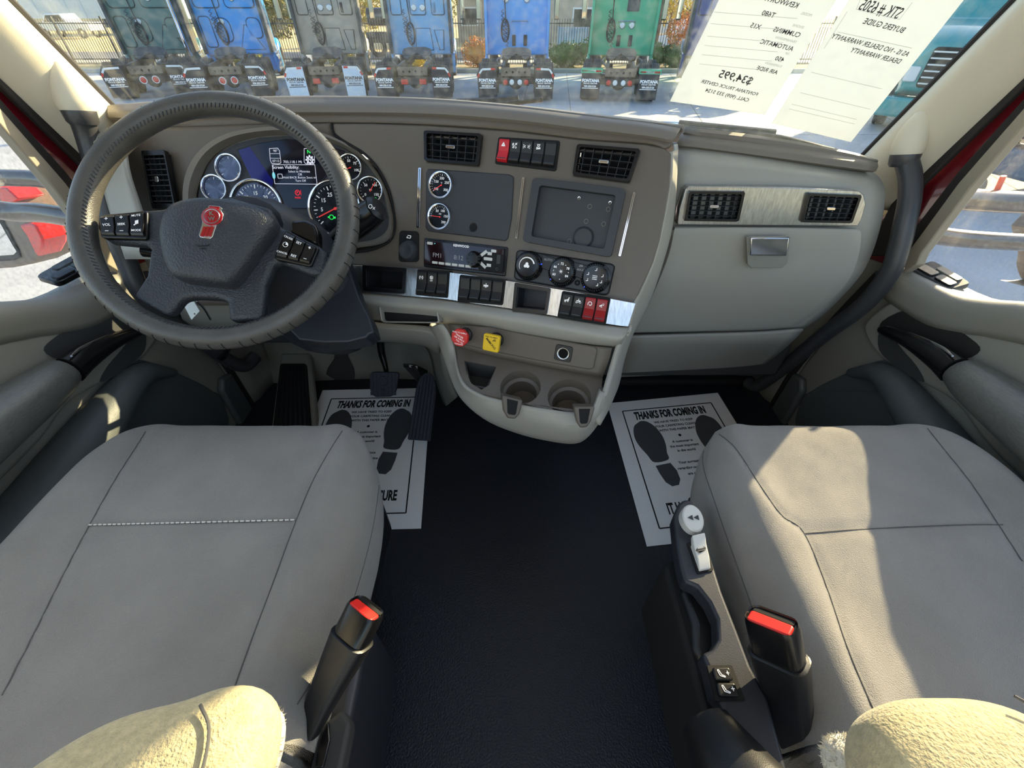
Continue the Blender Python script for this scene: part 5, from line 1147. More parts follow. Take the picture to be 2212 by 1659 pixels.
for a, b in (((1850, 20), (1862, -10)), ((1850, 20), (1943, 42)), ((1943, 42), (1971, 5)), ((1810, 69), (1970, 104)), ((1752, 156), (1905, 192)), ((1780, 105), (1830, 25)), ((1710, 225), (1850, 258)), ((1704, 235), (1846, 268)), ((1728, 200), (1880, 236))): strip(bm, PP, *PP.uv(*a, .0026), *PP.uv(*b, .0026), .0006, .0025, .0027)
make('form_lines', bm, 'sign_ink_light', s2, smooth=False)
# wipers outside the glass
def wiper(pts, lab):
    t = thing('windshield_wiper', lab, 'wiper', PW(*pts[1], -.03), group='windshield wipers')
    P = [PW(x, y, -.035) for x, y in pts]; make('wiper_blade', tube(B(), P, .006, 8, 4), 'satin_black', t)
    make('wiper_arm', tube(B(), [p + V((0, .02, .005)) for p in P[:-1]] , [.009] * (len(P) - 1), 8, 4), 'black_plastic', t)
wiper([(985, 229), (1060, 226), (1120, 221), (1172, 215)], 'black wiper blade resting at the windshield base in front of the blue truck')
wiper([(1470, 275), (1560, 284), (1680, 296), (1800, 325)], 'black wiper blade along the windshield base under the paper signs')
hm = thing('hood_mirror', 'small chrome framed hood mirror seen past the dashboard edge', 'mirror', PY(1460, 268, 1.9))
fh = frame(1460, 268, 1.75, 0, 10); hp = px2(fh, [(1422, 273), (1424, 266), (1432, 262), (1490, 264), (1497, 268), (1497, 276), (1490, 290), (1428, 288)])
bm = B(); prism(bm, fh, hp, -.03, 0); make('mirror_shell', bm, 'chrome', hm, bevel=.004); bm = B(); prism(bm, fh, px2(fh, [(1430, 272), (1434, 267), (1488, 269), (1490, 276), (1486, 284), (1434, 282)]), 0, .002); make('mirror_face', bm, 'mirror_glass', hm)
# ================================================================== OUTDOORS (ground 1.37 m below the cab floor)
G = -1.37
mat('concrete', (182, 182, 182), .85, var=.08, vscale=1.2, bump=.1, bscale=40)
mat('joint_dark', (112, 112, 112), .9); mat('asphalt', (120, 120, 124), .9, var=.06, vscale=2); mat('dry_ground', (196, 172, 124), .95, var=.15, vscale=1.5)
mat('curb_grey', (176, 172, 164), .85); mat('fence_black', (46, 46, 50), .5); mat('tyre', (52, 54, 58), .75, bump=.2, bscale=60); mat('flap_black', (44, 46, 52), .7); mat('flap_white', (214, 222, 230), .6)
mat('frame_metal', (74, 76, 78), .5, var=.25, vscale=9); mat('rust_metal', (122, 106, 90), .6, var=.2, vscale=12); mat('lamp_red', (214, 44, 40), .25); mat('lamp_white', (235, 235, 230), .2); mat('lamp_amber', (232, 150, 60), .3)
mat('leaf_green', (92, 108, 52), .8, var=.35, vscale=2); mat('leaf_yellow', (186, 168, 70), .8, var=.3, vscale=2); mat('leaf_orange', (200, 130, 60), .8, var=.3, vscale=3); mat('leaf_olive', (140, 130, 62), .8, var=.35, vscale=2)
mat('bark', (118, 96, 76), .9, var=.3, vscale=20, stretch=(1, 1, .15)); mat('wall_beige', (178, 166, 150), .85, var=.05, vscale=3); mat('wall_white', (222, 222, 220), .7); mat('roof_tan', (150, 112, 96), .8); mat('window_dark', (48, 54, 62), .15)
mat('car_white', (230, 232, 234), .25, coat=1); mat('sheet_metal', (206, 212, 220), .45, .4); mat('pole_brown', (112, 86, 70), .9)
bm = B(); bmesh.ops.create_grid(bm, x_segments=1, y_segments=1, size=1); [setattr(v, 'co', V((v.co.x * 60, v.co.y * 60 + 20, G))) for v in bm.verts]
gr = make('ground', bm, 'dry_ground', kind='structure')
yard = make('ground_concrete_yard', wbox(B(), -45, 30, -20, 24.9, G - .05, G + .01), 'concrete', kind='structure', smooth=False)
for pts in (((-.2, 8), (.9, 24.9)), ((1.2, 8), (2.6, 24.9)), ((4.2, 8), (7.5, 24.9)), ((-3.4, 8), (-4.9, 24.9)), ((-6.5, 8), (-9.6, 24.9)), ((7.5, 3), (14, 24.9)), ((-30, 12.1), (28, 12.1)), ((-30, 16.6), (28, 16.4)), ((-30, 4), (28, 4))):
    bm = B(); strip(bm, Fr((0, 0, G + .0102), (1, 0, 0), (0, 1, 0), (0, 0, 1)), *pts[0], *pts[1], .025, 0, .001); make('expansion_joint', bm, 'joint_dark', yard, smooth=False)
make('trim_2_curb', wbox(B(), -45, 30, 24.9, 25.15, G, G + .17), 'curb_grey', kind='structure', bevel=.02)
make('ground_planting_bed', wbox(B(), -45, 30, 25.15, 27.6, G, G + .12), 'dry_ground', kind='structure', smooth=False)
make('ground_road', wbox(B(), -60, 60, 30.5, 37, G, G + .02), 'asphalt', kind='structure', smooth=False)
make('ground_pavement', wbox(B(), -60, 60, 29.0, 30.5, G, G + .08), 'curb_grey', kind='structure', smooth=False)

def tyre_mesh():
    f = Fr((0, 0, 0), (0, 1, 0), (0, 0, 1), (1, 0, 0)); pr = [(.30, -.10), (.33, -.13), (.42, -.14), (.485, -.135), (.505, -.12)]
    for k in range(4): x = -.12 + k * .06; pr += [(.51, x + .008), (.51, x + .048), (.495, x + .050), (.495, x + .058)]
    pr += [(.505, .12), (.485, .135), (.42, .14), (.33, .13), (.30, .10), (.29, 0)]
    bm = B(); rings = [[bm.verts.new(f.at(r * cos(2 * pi * j / 36), r * sin(2 * pi * j / 36), w)) for j in range(36)] for r, w in pr]
    for a, b in zip(rings, rings[1:] + rings[:1]):
        for j in range(36): bm.faces.new((a[j], a[(j + 1) % 36], b[(j + 1) % 36], b[j]))
    return bm
TY = None; HUB = None
def truck(label, x, y, yaw, body, style, flap='flap_black', extra=()):
    global TY, HUB
    mname = 'paint_' + '_'.join(str(c) for c in body)
    if mname not in MATS: mat(mname, body, .28, coat=.6)
    green = 'green' in extra; dk = mname + '_groove'
    if dk not in MATS: mat(dk, tuple(int(c * .5) for c in body), .5)
    t = thing('semi_truck', label, 'truck', (0, 0, 0), group='parked semi trucks seen from behind')
    def mk(n, bm, m, par=t, **k): return make(n, bm, m, par, **k)
    # sleeper cab, tapered
    bm = B(); P = []
    for yy0, w0, z0, z1 in ((4.3, 1.22, .95, 3.9), (5.5, 1.24, .95, 3.95), (6.4, 1.18, 1.0, 3.5), (6.9, 1.08, 1.1, 2.4), (7.9, .95, 1.0, 2.0)):
        P.append([bm.verts.new(V(c)) for c in ((-w0, yy0, z0), (w0, yy0, z0), (w0, yy0, z1 - .25), (w0 - .25, yy0, z1), (-w0 + .25, yy0, z1), (-w0, yy0, z1 - .25))])
    for a, b in zip(P, P[1:]):
        for j in range(6): bm.faces.new((a[j], a[(j + 1) % 6], b[(j + 1) % 6], b[j]))
    bm.faces.new(P[0]); bm.faces.new(P[-1]); cabo = mk('cab', bm, mname, bevel=.05, seg=3)
    f = Fr((0, 4.3, 0), (1, 0, 0), (0, 0, 1), (0, -1, 0))
    def loop(u0, u1, v0, v1, r=.12, rad=.016, pts=None):
        pp = pts or rr(u0, u1, v0, v1, r)
        if style != 'flat': bm = B(); prism(bm, f, pp, -.02, .03); mk('raised_panel', bm, mname, cabo, bevel=.02)
        bm = B(); tube(bm, [f.at(a, b, .006) for a, b in pp], rad * 1.5, 6, 1, closed=True); mk('panel_outline', bm, dk, cabo)
    if style == 'ribbed':
        loop(-1.02, -.18, 2.35, 3.6); loop(.02, 1.02, 2.35, 3.6); loop(-.55, -.05, 1.35, 2.05, .2); loop(.55, 1.02, 1.45, 2.05, .16)
        loop(0, 0, 0, 0, pts=[(.10, 1.1), (.45, 1.85), (.52, 1.85), (.95, 1.1)]); loop(-1.05, -.68, 1.2, 2.1, .1)
    elif style == 'mid':
        loop(-.28, .28, 2.15, 3.0, .06); loop(-1.0, -.62, 2.15, 3.0, .06); loop(.52, .98, 2.15, 3.0, .06)
        loop(0, 0, 0, 0, pts=[(-.15, 1.75), (.38, 1.75), (.45, 1.1), (-.22, 1.1)]); loop(0, 0, 0, 0, pts=[(.55, 1.7), (.9, 1.7), (.85, 1.1), (.7, 1.1)])
    else:
        bm = B(); prism(bm, f, rr(-1.2, 1.2, 2.98, 3.0, .005), 0, .008); mk('panel_seam', bm, 'frame_metal', cabo)
        for vv, c in ((2.95, -.05 if green else -.55), (1.98, .1)):
            bm = tube(B(), [f.at(c - .3, vv - .05, .0), f.at(c - .3, vv, .07), f.at(c + .3, vv, .07), f.at(c + .3, vv - .05, 0)], .018, 8, smooth=False); mk('grab_rail', bm, 'satin_chrome')
    for e in (-1, 1):       # fairing edges
        bm = B(); prism(bm, f, rr(e * 1.17 - .05, e * 1.17 + .05, 1.0, 3.75, .03), -.1, .30); mk('side_extender', bm, 'frame_metal' if style != 'flat' else mname, bevel=.02)
        bm = tube(B(), [V((e * 1.12, 4.3, 2.9)), V((e * 1.0, 4.1, 2.9))], .03, 6, smooth=False); mk('extender_hinge', bm, 'frame_metal')
    lamps = {'ribbed': ((-.3, 1.95), (.3, 2.62)), 'mid': ((-.14, 2.35), (.18, 2.35)), 'flat': ((-.42, 2.58), (.35, 2.58))}[style]
    if green: lamps = ((-.05, 1.85), (.30, 1.85))
    for (u, v) in lamps:
        bm = lathe(B(), f, u, v, [(.10, .02), (.10, .05), (.085, .06)], 20); bm2 = mk('work_lamp', bm, 'satin_chrome'); bm = lathe(B(), f, u, v, [(.084, .062), (0, .075)], 20); mk('lamp_lens', bm, 'lamp_white', bm2)
    for (u, v, w_, hh) in {'ribbed': ((.62, 2.95, .05, .16),), 'mid': ((.62, 2.35, .06, .16),), 'flat': ((.32, 1.4, .07, .17), (-.12, 1.4, .07, .17))}[style]:
        bm = B(); prism(bm, f, rr(u - w_, u + w_, v - hh, v + hh, .03), 0, .03); mk('black_vent', bm, 'flap_black', bevel=.006)
    if green:
        bm = B(); prism(bm, f, rr(.05, .48, 2.25, 2.7, .02), 0, .05); mk('equipment_box', bm, 'frame_metal', bevel=.01)
    # hose and cable loops
    bm = B(); c = (-.35, 1.6) if style != 'flat' else (-.45, 1.7)
    tube(bm, [f.at(c[0] - .02, 2.9, .08), f.at(c[0], 2.3, .10), f.at(c[0] + .03, 1.9, .12)], .02, 6, 3)
    for k in range(2): tube(bm, [f.at(c[0] + .15 * cos(a) * (1 - .15 * k), c[1] + .33 * sin(a), .14 + .05 * k) for a in [2 * pi * j / 12 for j in range(12)]], .022, 6, 3, closed=True)
    mk('air_hose', bm, 'flap_black')
    bm = B()
    for q in range(3):
        x0 = -.55 + .09 * q; hel = [f.at(x0 + .045 * cos(j * 1.2), 2.3 - j * .022 - .2 * q, .12 + .045 * sin(j * 1.2)) for j in range(34)]
        tube(bm, hel, .011, 5, smooth=False)
    mk('coiled_cable', bm, 'frame_metal')
    # chassis
    bm = B()
    for e in (-1, 1): wbox(bm, e * .42 - .045, e * .42 + .045, .18, 4.6, .72, .98)
    mk('chassis_rail', bm, 'frame_metal', bevel=.01)
    f0 = Fr((0, .18, 0), (1, 0, 0), (0, 0, 1), (0, -1, 0)); bm = B(); prism(bm, f0, rr(-.48, .48, .70, .92, .03), 0, .03, [circ(u, .80, .035, n=12) for u in (-.3, -.1, .1, .3)]); mk('end_crossmember', bm, 'rust_metal')
    bm = B(); prism(bm, f0, rr(-.44, .44, .44, .64, .03), 0, .02); tb = mk('tail_light_bar', bm, 'flap_black')
    rows = {'ribbed': ((-.18, 'lamp_red', .085), (.18, 'lamp_red', .085)), 'mid': ((-.30, 'lamp_red', .085), (.30, 'lamp_red', .085)), 'flat': ((-.34, 'lamp_red', .075), (-.13, 'lamp_white', .075), (.13, 'lamp_white', .075), (.34, 'lamp_red', .075))}[style]
    for u, m_, r_ in rows:
        if style == 'mid': bm = B(); prism(bm, f0, rr(u - .11, u + .11, .46, .60, .02), .02, .05)
        else: bm = lathe(B(), f0, u, .54, [(r_, .02), (r_, .045), (r_ * .7, .055), (0, .058)], 18)
        mk('tail_lamp', bm, m_, tb)
        if style == 'ribbed': bm = B(); ring(bm, f0, u, .54, r_, r_ + .025, .02, .05, 18); mk('lamp_ring', bm, 'lamp_white', tb)
    bm = B(); 
    for e in (-1, 1): tube(bm, [V((e * .46, .2, .95)), V((e * .62, .3, 1.08)), V((e * .55, .9, 1.12))], .03, 8, 2)
    mk('ramp_rail', bm, 'frame_metal')
    # fifth wheel
    ff = Fr((0, 2.1, 1.16), (1, 0, 0), (0, .94, .34), (0, -.34, .94))
    pl = [(-.48, .30), (-.52, .1), (-.46, -.25), (-.30, -.42), (-.10, -.10), (0, .02), (.10, -.10), (.30, -.42), (.46, -.25), (.52, .1), (.48, .30), (.3, .42), (-.3, .42)]
    bm = B(); prism(bm, ff, pl, -.06, 0); mk('fifth_wheel', bm, 'frame_metal' if 'green' not in label else 'rust_metal', bevel=.015)
    bm = B(); wbox(bm, -.5, .5, 1.9, 2.4, .98, 1.10); mk('fifth_wheel_base', bm, 'flap_black', bevel=.02)
    bm = B(); wbox(bm, -.36, .36, 3.0, 4.1, .98, 1.05); mk('deck_plate', bm, 'satin_chrome', bevel=.01)
    bm = B()
    for yy0 in (.78, 2.08):
        tube(bm, [V((-1.1, yy0, .5)), V((1.1, yy0, .5))], .085, 10, smooth=False); bmesh.ops.create_uvsphere(bm, u_segments=16, v_segments=10, radius=.24, matrix=Matrix.Translation((0, yy0, .5)))
    mk('drive_axle', bm, 'frame_metal')
    bm = B()
    for yy0 in (.78, 2.08):
        for e in (-1, 1): tube(bm, [V((e * .36, yy0 + .3, .55)), V((e * .36, yy0 + .3, .85))], .12, 12, smooth=False)
    mk('air_spring', bm, 'flap_black')
    for yy0 in (.78, 2.08):
        for xx in (-1.09, -.78, .78, 1.09):
            if TY is None: TY = mk('tyre', tyre_mesh(), 'tyre'); o = TY; HUBM = lathe(B(), Fr((0, 0, 0), (0, 1, 0), (0, 0, 1), (1, 0, 0)), 0, 0, [(.30, .09), (.24, .04), (.12, .06), (.10, .15), (0, .16)], 20); HUB = mk('wheel_hub', HUBM, 'frame_metal', o)
            else:
                o = TY.copy(); COL.objects.link(o); o.parent = t; hb = HUB.copy(); COL.objects.link(hb); hb.parent = o
                if xx < 0: hb.rotation_euler = (0, 0, pi)
            o.location = (xx, yy0, .51)
    # mud flaps with brackets and lettering
    fl_ = Fr((0, 0, 0), (1, 0, 0), (0, 0, 1), (0, -1, 0)); white = flap == 'flap_white'
    for e in (-1, 1):
        if style == 'flat' and green: pts = [(e * .60, .12), (e * 1.22, .12), (e * 1.22, .80), (e * .60, .80)]
        else: pts = [(e * .62, .10), (e * 1.22, .10), (e * 1.24, .72), (e * 1.10, .92), (e * .62, .94)]
        bm = B(); prism(bm, fl_, pts, -.012, .004); fo = mk('mud_flap', bm, flap)
        bm = B(); ink = 'mat_print' if white else 'white_print'; cx_ = e * .92
        text(bm, fl_, 'FONTANA', cx_, .60, .115, w=.006, bold=.05, wx=1.0); text(bm, fl_, 'TRUCK CENTER', cx_, .525, .050, w=.006, bold=.03, wx=1.25); text(bm, fl_, '909-333-5124', cx_, .45, .068, w=.006, bold=.04); strip(bm, fl_, cx_ - .26, .40, cx_ + .26, .40, .018, .005, .007)
        mk('flap_lettering', bm, ink, fo, smooth=False)
        if green:
            bm = B(); prism(bm, fl_, rr(e * .91 - .34, e * .91 + .34, .80, .92, .02), -.3, .01); mk('flap_bracket', bm, mname)
            segs = [((e * .6, .85), (e * .78, .85), 'lamp_red'), ((e * .78, .85), (e * 1.05, .85), 'lamp_white'), ((e * 1.05, .85), (e * 1.22, .85), 'lamp_red')]
        else:
            bm = tube(B(), [V((e * .5, .1, .97)), V((e * 1.12, .05, .95)), V((e * 1.26, .04, .72))], .022, 6, smooth=False); mk('flap_bracket', bm, 'frame_metal')
            segs = [((e * .66, .90), (e * .80, .90), 'lamp_red' if style != 'ribbed' else 'lamp_white'), ((e * .80, .90), (e * 1.08, .89), 'lamp_white'), ((e * 1.08, .89), (e * 1.17, .78), 'lamp_white'), ((e * 1.17, .78), (e * 1.22, .68), 'lamp_red')]
        for a, b, m_ in segs: bm = B(); strip(bm, fl_, *a, *b, .055, .006, .010); mk('reflective_strip', bm, m_, fo, smooth=False)
    # side skirts, tanks, mirrors, front wheels
    for e in (-1, 1):
        bm = B(); wbox(bm, e * 1.2 - .06, e * 1.2 + .06, 4.4, 6.5, .35, 1.0); mk('side_skirt', bm, mname, bevel=.04)
        bm = tube(B(), [V((e * 1.0, 4.5, .72)), V((e * 1.0, 5.6, .72))], .32, 18, smooth=False); mk('fuel_tank', bm, 'chrome' if style != 'ribbed' else mname)
        bm = B(); wbox(bm, e * 1.62 - .10, e * 1.62 + .10, 6.5, 6.75, 1.95, 2.75); mr = mk('side_mirror', bm, 'flap_black', bevel=.03)
        bm = tube(B(), [V((e * 1.1, 6.7, 2.6)), V((e * 1.6, 6.65, 2.6))], .025, 6, smooth=False); mk('mirror_arm', bm, 'flap_black', mr)
        bm = B(); wbox(bm, e * 1.62 - .08, e * 1.62 + .08, 6.485, 6.50, 2.0, 2.7); mk('mirror_face', bm, 'mirror_glass', mr)
        o = TY.copy(); COL.objects.link(o); o.parent = t; o.location = (e * 1.05, 7.1, .51)
        bm = B(); tube(bm, [V((e * 1.12, 6.5, .75)), V((e * 1.14, 6.7, 1.1)), V((e * 1.14, 7.1, 1.22)), V((e * 1.12, 7.6, 1.05))], .13, 10, 4); mk('fender', bm, mname)
    if 'stack' in extra:
        bm = tube(B(), [V((1.0, 4.1, .9)), V((.98, 4.05, 1.4)), V((.98, 4.05, 4.2))], .09, 14, 3); mk('exhaust_stack', bm, 'chrome')
    t.location = (x, y, G + .01); t.rotation_euler = (0, 0, radians(yaw)); return t
truck('dark teal semi truck parked leftmost in the row, upright exhaust pipe at its right', -12.2, 17.4, 24, (78, 124, 122), 'ribbed', extra=('stack',))
truck('bright blue semi truck with raised rounded panels, second from the left', -9.45, 17.2, 18, (38, 160, 238), 'ribbed')
truck('grey semi truck with white mud flaps', -6.2, 17.2, 12, (172, 162, 150), 'mid', 'flap_white')
truck('light blue semi truck right of the grey one, two round lamps high on its back', -3.25, 17.0, 4, (116, 180, 226), 'mid')
truck('blue flat-backed semi truck in the middle, left of the green one', .12, 16.8, -1, (74, 166, 240), 'flat')
truck('green flat-backed semi truck with rust plate on its fifth wheel', 3.45, 16.6, -10, (44, 180, 136), 'flat', extra=('green',))
truck('navy blue semi truck mostly hidden behind the price sheet', 6.75, 16.4, -15, (50, 80, 150), 'mid')

# parked trucks to the sides, fronts toward us
def side_truck(label, x, y, yaw, body, trimc='chrome'):
    m_ = 'paint_' + '_'.join(str(c) for c in body)
    if m_ not in MATS: mat(m_, body, .25, coat=.8)
    t = thing('semi_truck', label, 'truck', (0, 0, 0))
    def mk(n, bm, m, par=t, **k): return make(n, bm, m, par, **k)
    bm = B(); P = []
    for yy0, w0, z0, z1 in ((0, .88, .9, 1.75), (.25, .98, .75, 1.95), (1.6, 1.08, .75, 2.2), (1.75, 1.15, .75, 2.4), (2.6, 1.2, .75, 3.4), (6.5, 1.24, .75, 3.9)):
        P.append([bm.verts.new(V(c)) for c in ((-w0, yy0, z0), (w0, yy0, z0), (w0, yy0, z1 - .2), (w0 - .25, yy0, z1), (-w0 + .25, yy0, z1), (-w0, yy0, z1 - .2))])
    for a, b in zip(P, P[1:]):
        for j in range(6): bm.faces.new((a[j], a[(j + 1) % 6], b[(j + 1) % 6], b[j]))
    bm.faces.new(P[0]); bm.faces.new(P[-1]); mk('cab', bm, m_, bevel=.06, seg=3)
    f = Fr((0, -.02, 0), (1, 0, 0), (0, 0, 1), (0, -1, 0))
    bm = B(); prism(bm, f, rr(-.62, .62, .95, 1.72, .08), -.05, .02); g = mk('grille', bm, 'matt_black', bevel=.01)
    for k in range(6): bm = B(); prism(bm, f, rr(-.60, .60, 1.02 + k * .12, 1.05 + k * .12, .012), .01, .05); mk('grille_bar', bm, trimc, g)
    bm = B(); wbox(bm, -1.2, 1.2, -.25, .25, .35, .75); mk('bumper', bm, m_, bevel=.06)
    bm = B(); prism(bm, Fr((0, 1.78, 0), (1, 0, 0), (0, .55, .83), (0, -.83, .55)), rr(-1.0, 1.0, 2.05, 3.0, .15), -.9, -.62); mk('windscreen', bm, 'window_dark', bevel=.02)
    for e in (-1, 1):
        bm = B(); prism(bm, f, rr(e * .80 - .13, e * .80 + .13, 1.05, 1.35, .05), -.12, .03); mk('headlamp', bm, 'lamp_white', bevel=.02)
        for yy0 in (1.0, 5.2, 6.4): o = TY.copy(); COL.objects.link(o); o.parent = t; o.location = (e * 1.05, yy0, .51)
        bm = B(); prism(bm, Fr((e * 1.17, 0, 0), (0, 1, 0), (0, 0, 1), (e, 0, 0)), [(2.6, 2.1), (3.6, 2.1), (3.6, 2.9), (3.0, 2.9)], 0, .03); mk('door_window', bm, 'window_dark')
        bm = B(); wbox(bm, e * 1.5 - .1, e * 1.5 + .1, 2.2, 2.4, 1.8, 2.6); mk('side_mirror', bm, 'flap_black', bevel=.03)
    t.location = (x, y, G + .01); t.rotation_euler = (0, 0, radians(yaw)); return t
side_truck('teal semi truck facing us, black grille with bright bars, right of the buyers guide', 10.2, 12.0, -40, (70, 160, 158), 'lamp_white')
side_truck('blue semi truck seen through the driver side window', -13.5, 8.0, 62, (20, 110, 220))
side_truck('dark slate semi truck seen through the passenger side window', 8.2, 7.4, -72, (96, 108, 124))

# own door mirrors
mat('arm_metal', (92, 80, 74), .3, .3, coat=.4)
for s, lab in ((-1, 'red and black truck mirror on two arms outside the driver window'), (1, 'truck mirror on two arms outside the passenger window')):
    t = thing('door_mirror', lab, 'mirror', (s * 1.3, 1.2, .7), group=None)
    if s < 0:
        A1 = [PY(-60, 372, 1.15), PY(0, 383, 1.12), PY(80, 387, 1.10), PY(170, 402, 1.06)]; A2 = [PY(-40, 448, 1.12), PY(30, 458, 1.12), PY(90, 460, 1.10), PY(180, 474, 1.06)]; r1, r2 = .019, .024
    else:
        A1 = [PY(2300, 438, 1.12), PY(2212, 438, 1.12), PY(2100, 432, 1.10), PY(2010, 424, 1.06)]; A2 = [PY(2300, 526, 1.12), PY(2212, 524, 1.12), PY(2080, 516, 1.10), PY(1960, 500, 1.06)]; r1, r2 = .026, .022
    make('mirror_arm', tube(B(), A1, [r1] * 4, 14, 4), 'arm_metal', t); make('mirror_arm', tube(B(), A2, [r2] * 4, 14, 4), 'arm_metal', t)
    if s < 0:
        fm = frame(30, 500, 1.45, 30, 5)
        bm = B(); prism(bm, fm, px2(fm, [(-140, 380), (-20, 378), (10, 400), (45, 445), (80, 500), (90, 540), (85, 560), (62, 572), (20, 580), (-140, 590)]), -.10, 0); sh = make('mirror_shell', bm, 'rust_metal', t, bevel=.015, seg=3)
        bm = B(); prism(bm, fm, px2(fm, [(-20, 396), (2, 402), (26, 404), (52, 428), (40, 432), (24, 444), (0, 408)]), -.05, .015); make('mirror_cap', bm, 'belt_red', t, bevel=.006)
        bm = B(); prism(bm, fm, px2(fm, [(54, 484), (74, 480), (88, 484), (104, 515), (104, 530), (94, 552), (86, 540), (70, 505)]), -.05, .015); make('mirror_cap', bm, 'belt_red', t, bevel=.006)
        fq = fm.off(.002); bm = B(); prism(bm, fq, px2(fq, [(-140, 440), (-20, 440), (0, 462), (42, 540), (46, 556), (30, 562), (-140, 572)]), 0, .006); make('mirror_frame', bm, 'seal_black', t, bevel=.003)
        fq = fm.off(.009); bm = B(); prism(bm, fq, px2(fq, [(-130, 455), (-24, 455), (0, 480), (36, 544), (30, 550), (-130, 562)]), 0, .001); make('mirror_glass_pane', bm, 'mirror_glass', t, smooth=False)
    else:
        fm = frame(2260, 560, 1.45, -30, 5)
        bm = B(); prism(bm, fm, px2(fm, [(2290, 470), (2265, 560), (2258, 590), (2264, 618), (2280, 626), (2480, 640), (2480, 450)], 0, 3), -.08, 0); make('mirror_shell', bm, 'rust_metal', t, bevel=.015)
        bm = tube(B(), [PY(2150, 418, 1.12), PY(2168, 380, 1.12)], .006, 8, smooth=False); make('marker_post', bm, 'knob_red', t); bm = lathe(B(), Fr(PY(2148, 420, 1.12), (1, 0, 0), (0, 1, 0), (0, 0, 1)), 0, 0, [(.02, -.012), (.022, 0), (.012, .008), (0, .01)], 16); make('clamp', bm, 'chrome', t)

# own hood in front of the windshield
hd = thing('truck_hood', 'dark red sloping hood outside below the windshield', 'hood', (0, 2, .3))
make('hood_panel', net([[V((x, YW(min(abs(x), .8), .70) + .04, .66 - .10 * abs(x) ** 2)) for x in (-.78, -.4, 0, .4, .78)], [V((x, 1.95, .56 - .12 * abs(x) ** 2)) for x in (-.74, -.4, 0, .4, .74)], [V((x, 2.7, .34 - .15 * abs(x) ** 2)) for x in (-.66, -.35, 0, .35, .66)], [V((x, 3.3, -.05 - .2 * abs(x) ** 2)) for x in (-.55, -.3, 0, .3, .55)], [V((x, 3.45, -.6)) for x in (-.55, -.3, 0, .3, .55)]], 4), 'body_red', hd)
make('cowl', net([[V((x, YW(x, .76) + .01, .745)) for x in (-.88, -.4, 0, .4, .88)], [V((x, YW(x, .72) + .10, .66 - .10 * abs(x) ** 2)) for x in (-.86, -.4, 0, .4, .86)]], 4), 'matt_black', hd)
make('mirror_stalk', tube(B(), [V((p.x, p.y, p.z)) for p in (PY(1462, 288, 1.74), PY(1462, 320, 1.78))], .012, 8, smooth=False), 'satin_black', hm)
# fence
fn = thing('fence', 'black steel picket fence running behind the parked trucks', 'fence', (0, 27.8, G))
bm = B(); x = -40
while x < 26: wbox(bm, x - .012, x + .012, 27.79, 27.815, G + .12, G + 1.92); x += .13
make('picket', bm, 'fence_black', fn, kind='stuff', smooth=False)
for z in (.3, 1.72): make('rail', wbox(B(), -40, 26, 27.78, 27.83, G + z, G + z + .045), 'fence_black', fn, smooth=False)
for k in range(28): x = -40 + k * 2.44; make('post', wbox(B(), x - .035, x + .035, 27.77, 27.84, G, G + 2.02), 'fence_black', fn, smooth=False)
# corrugated sheet panels behind the fence
cs = thing('sheet_panel', 'pale corrugated sheet leaning behind the fence, right of the middle blue truck', 'sheet', (3.3, 28.2, G))
bm = B(); n_ = 48
for i in range(n_):
    x0, x1 = 2.35 + i * 2.15 / n_, 2.35 + (i + 1) * 2.15 / n_; d0, d1 = .03 * (i % 4 in (1, 2)), .03 * ((i + 1) % 4 in (1, 2))
    bm.faces.new([bm.verts.new(V(p)) for p in ((x0, 28.1 + d0, G + .1), (x1, 28.1 + d1, G + .1), (x1, 28.1 + d1, G + 1.6), (x0, 28.1 + d0, G + 1.6))])
make('corrugated_sheet', bm, 'sheet_metal', cs, solid=.01)
# planting
def leaves(root, c, rad, n, m, sz=.09, name='foliage'):
    bm = B()
    for k in range(n):
        while True:
            p = V((random.uniform(-1, 1), random.uniform(-1, 1), random.uniform(-1, 1)))
            if p.length < 1 and p.length > .45: break
        q = V((c[0] + p.x * rad[0], c[1] + p.y * rad[1], c[2] + p.z * rad[2])); q += V(noise.noise_vector(q * 1.3)) * .25 * min(rad)
        a = V((random.uniform(-1, 1), random.uniform(-1, 1), random.uniform(-1, 1))).normalized() * sz * random.uniform(.6, 1.3); b = a.cross(V((random.uniform(-1, 1), random.uniform(-1, 1), random.uniform(-1, 1))).normalized()) * .6
        bm.faces.new([bm.verts.new(x_) for x_ in (q - a, q + b * .8, q + a, q - b * .8)])
    return make(name, bm, m, root, kind='stuff', smooth=False)
def core(root, c, rad, m):
    bm = B(); bmesh.ops.create_icosphere(bm, subdivisions=3, radius=.82)
    for v in bm.verts: v.co = V((c[0] + v.co.x * rad[0], c[1] + v.co.y * rad[1], c[2] + v.co.z * rad[2])) + V(noise.noise_vector(v.co * 3)) * .12
    make('inner_growth', bm, m, root)
def hedge(x0, x1, h, m, lab, y=26.2):
    t = thing('hedge', lab, 'hedge', ((x0 + x1) / 2, y, G + .1), group='hedges along the fence'); w_ = x1 - x0
    k = max(1, int(w_ / 1.1)); 
    for i in range(k):
        c = (x0 + (i + .5) * w_ / k, y + random.uniform(-.1, .1), G + .12 + h * .5 * random.uniform(.85, 1.1)); core(t, c, (w_ / k * .7, .5, h * .5), m)
        leaves(t, c, (w_ / k * .75, .6, h * .58), 900, m, .075)
hedge(-8.9, -7.5, .75, 'leaf_olive', 'olive hedge between the bright blue and the grey truck'); hedge(-5.6, -4.3, 1.0, 'leaf_yellow', 'sunlit yellow hedge between the grey and light blue trucks')
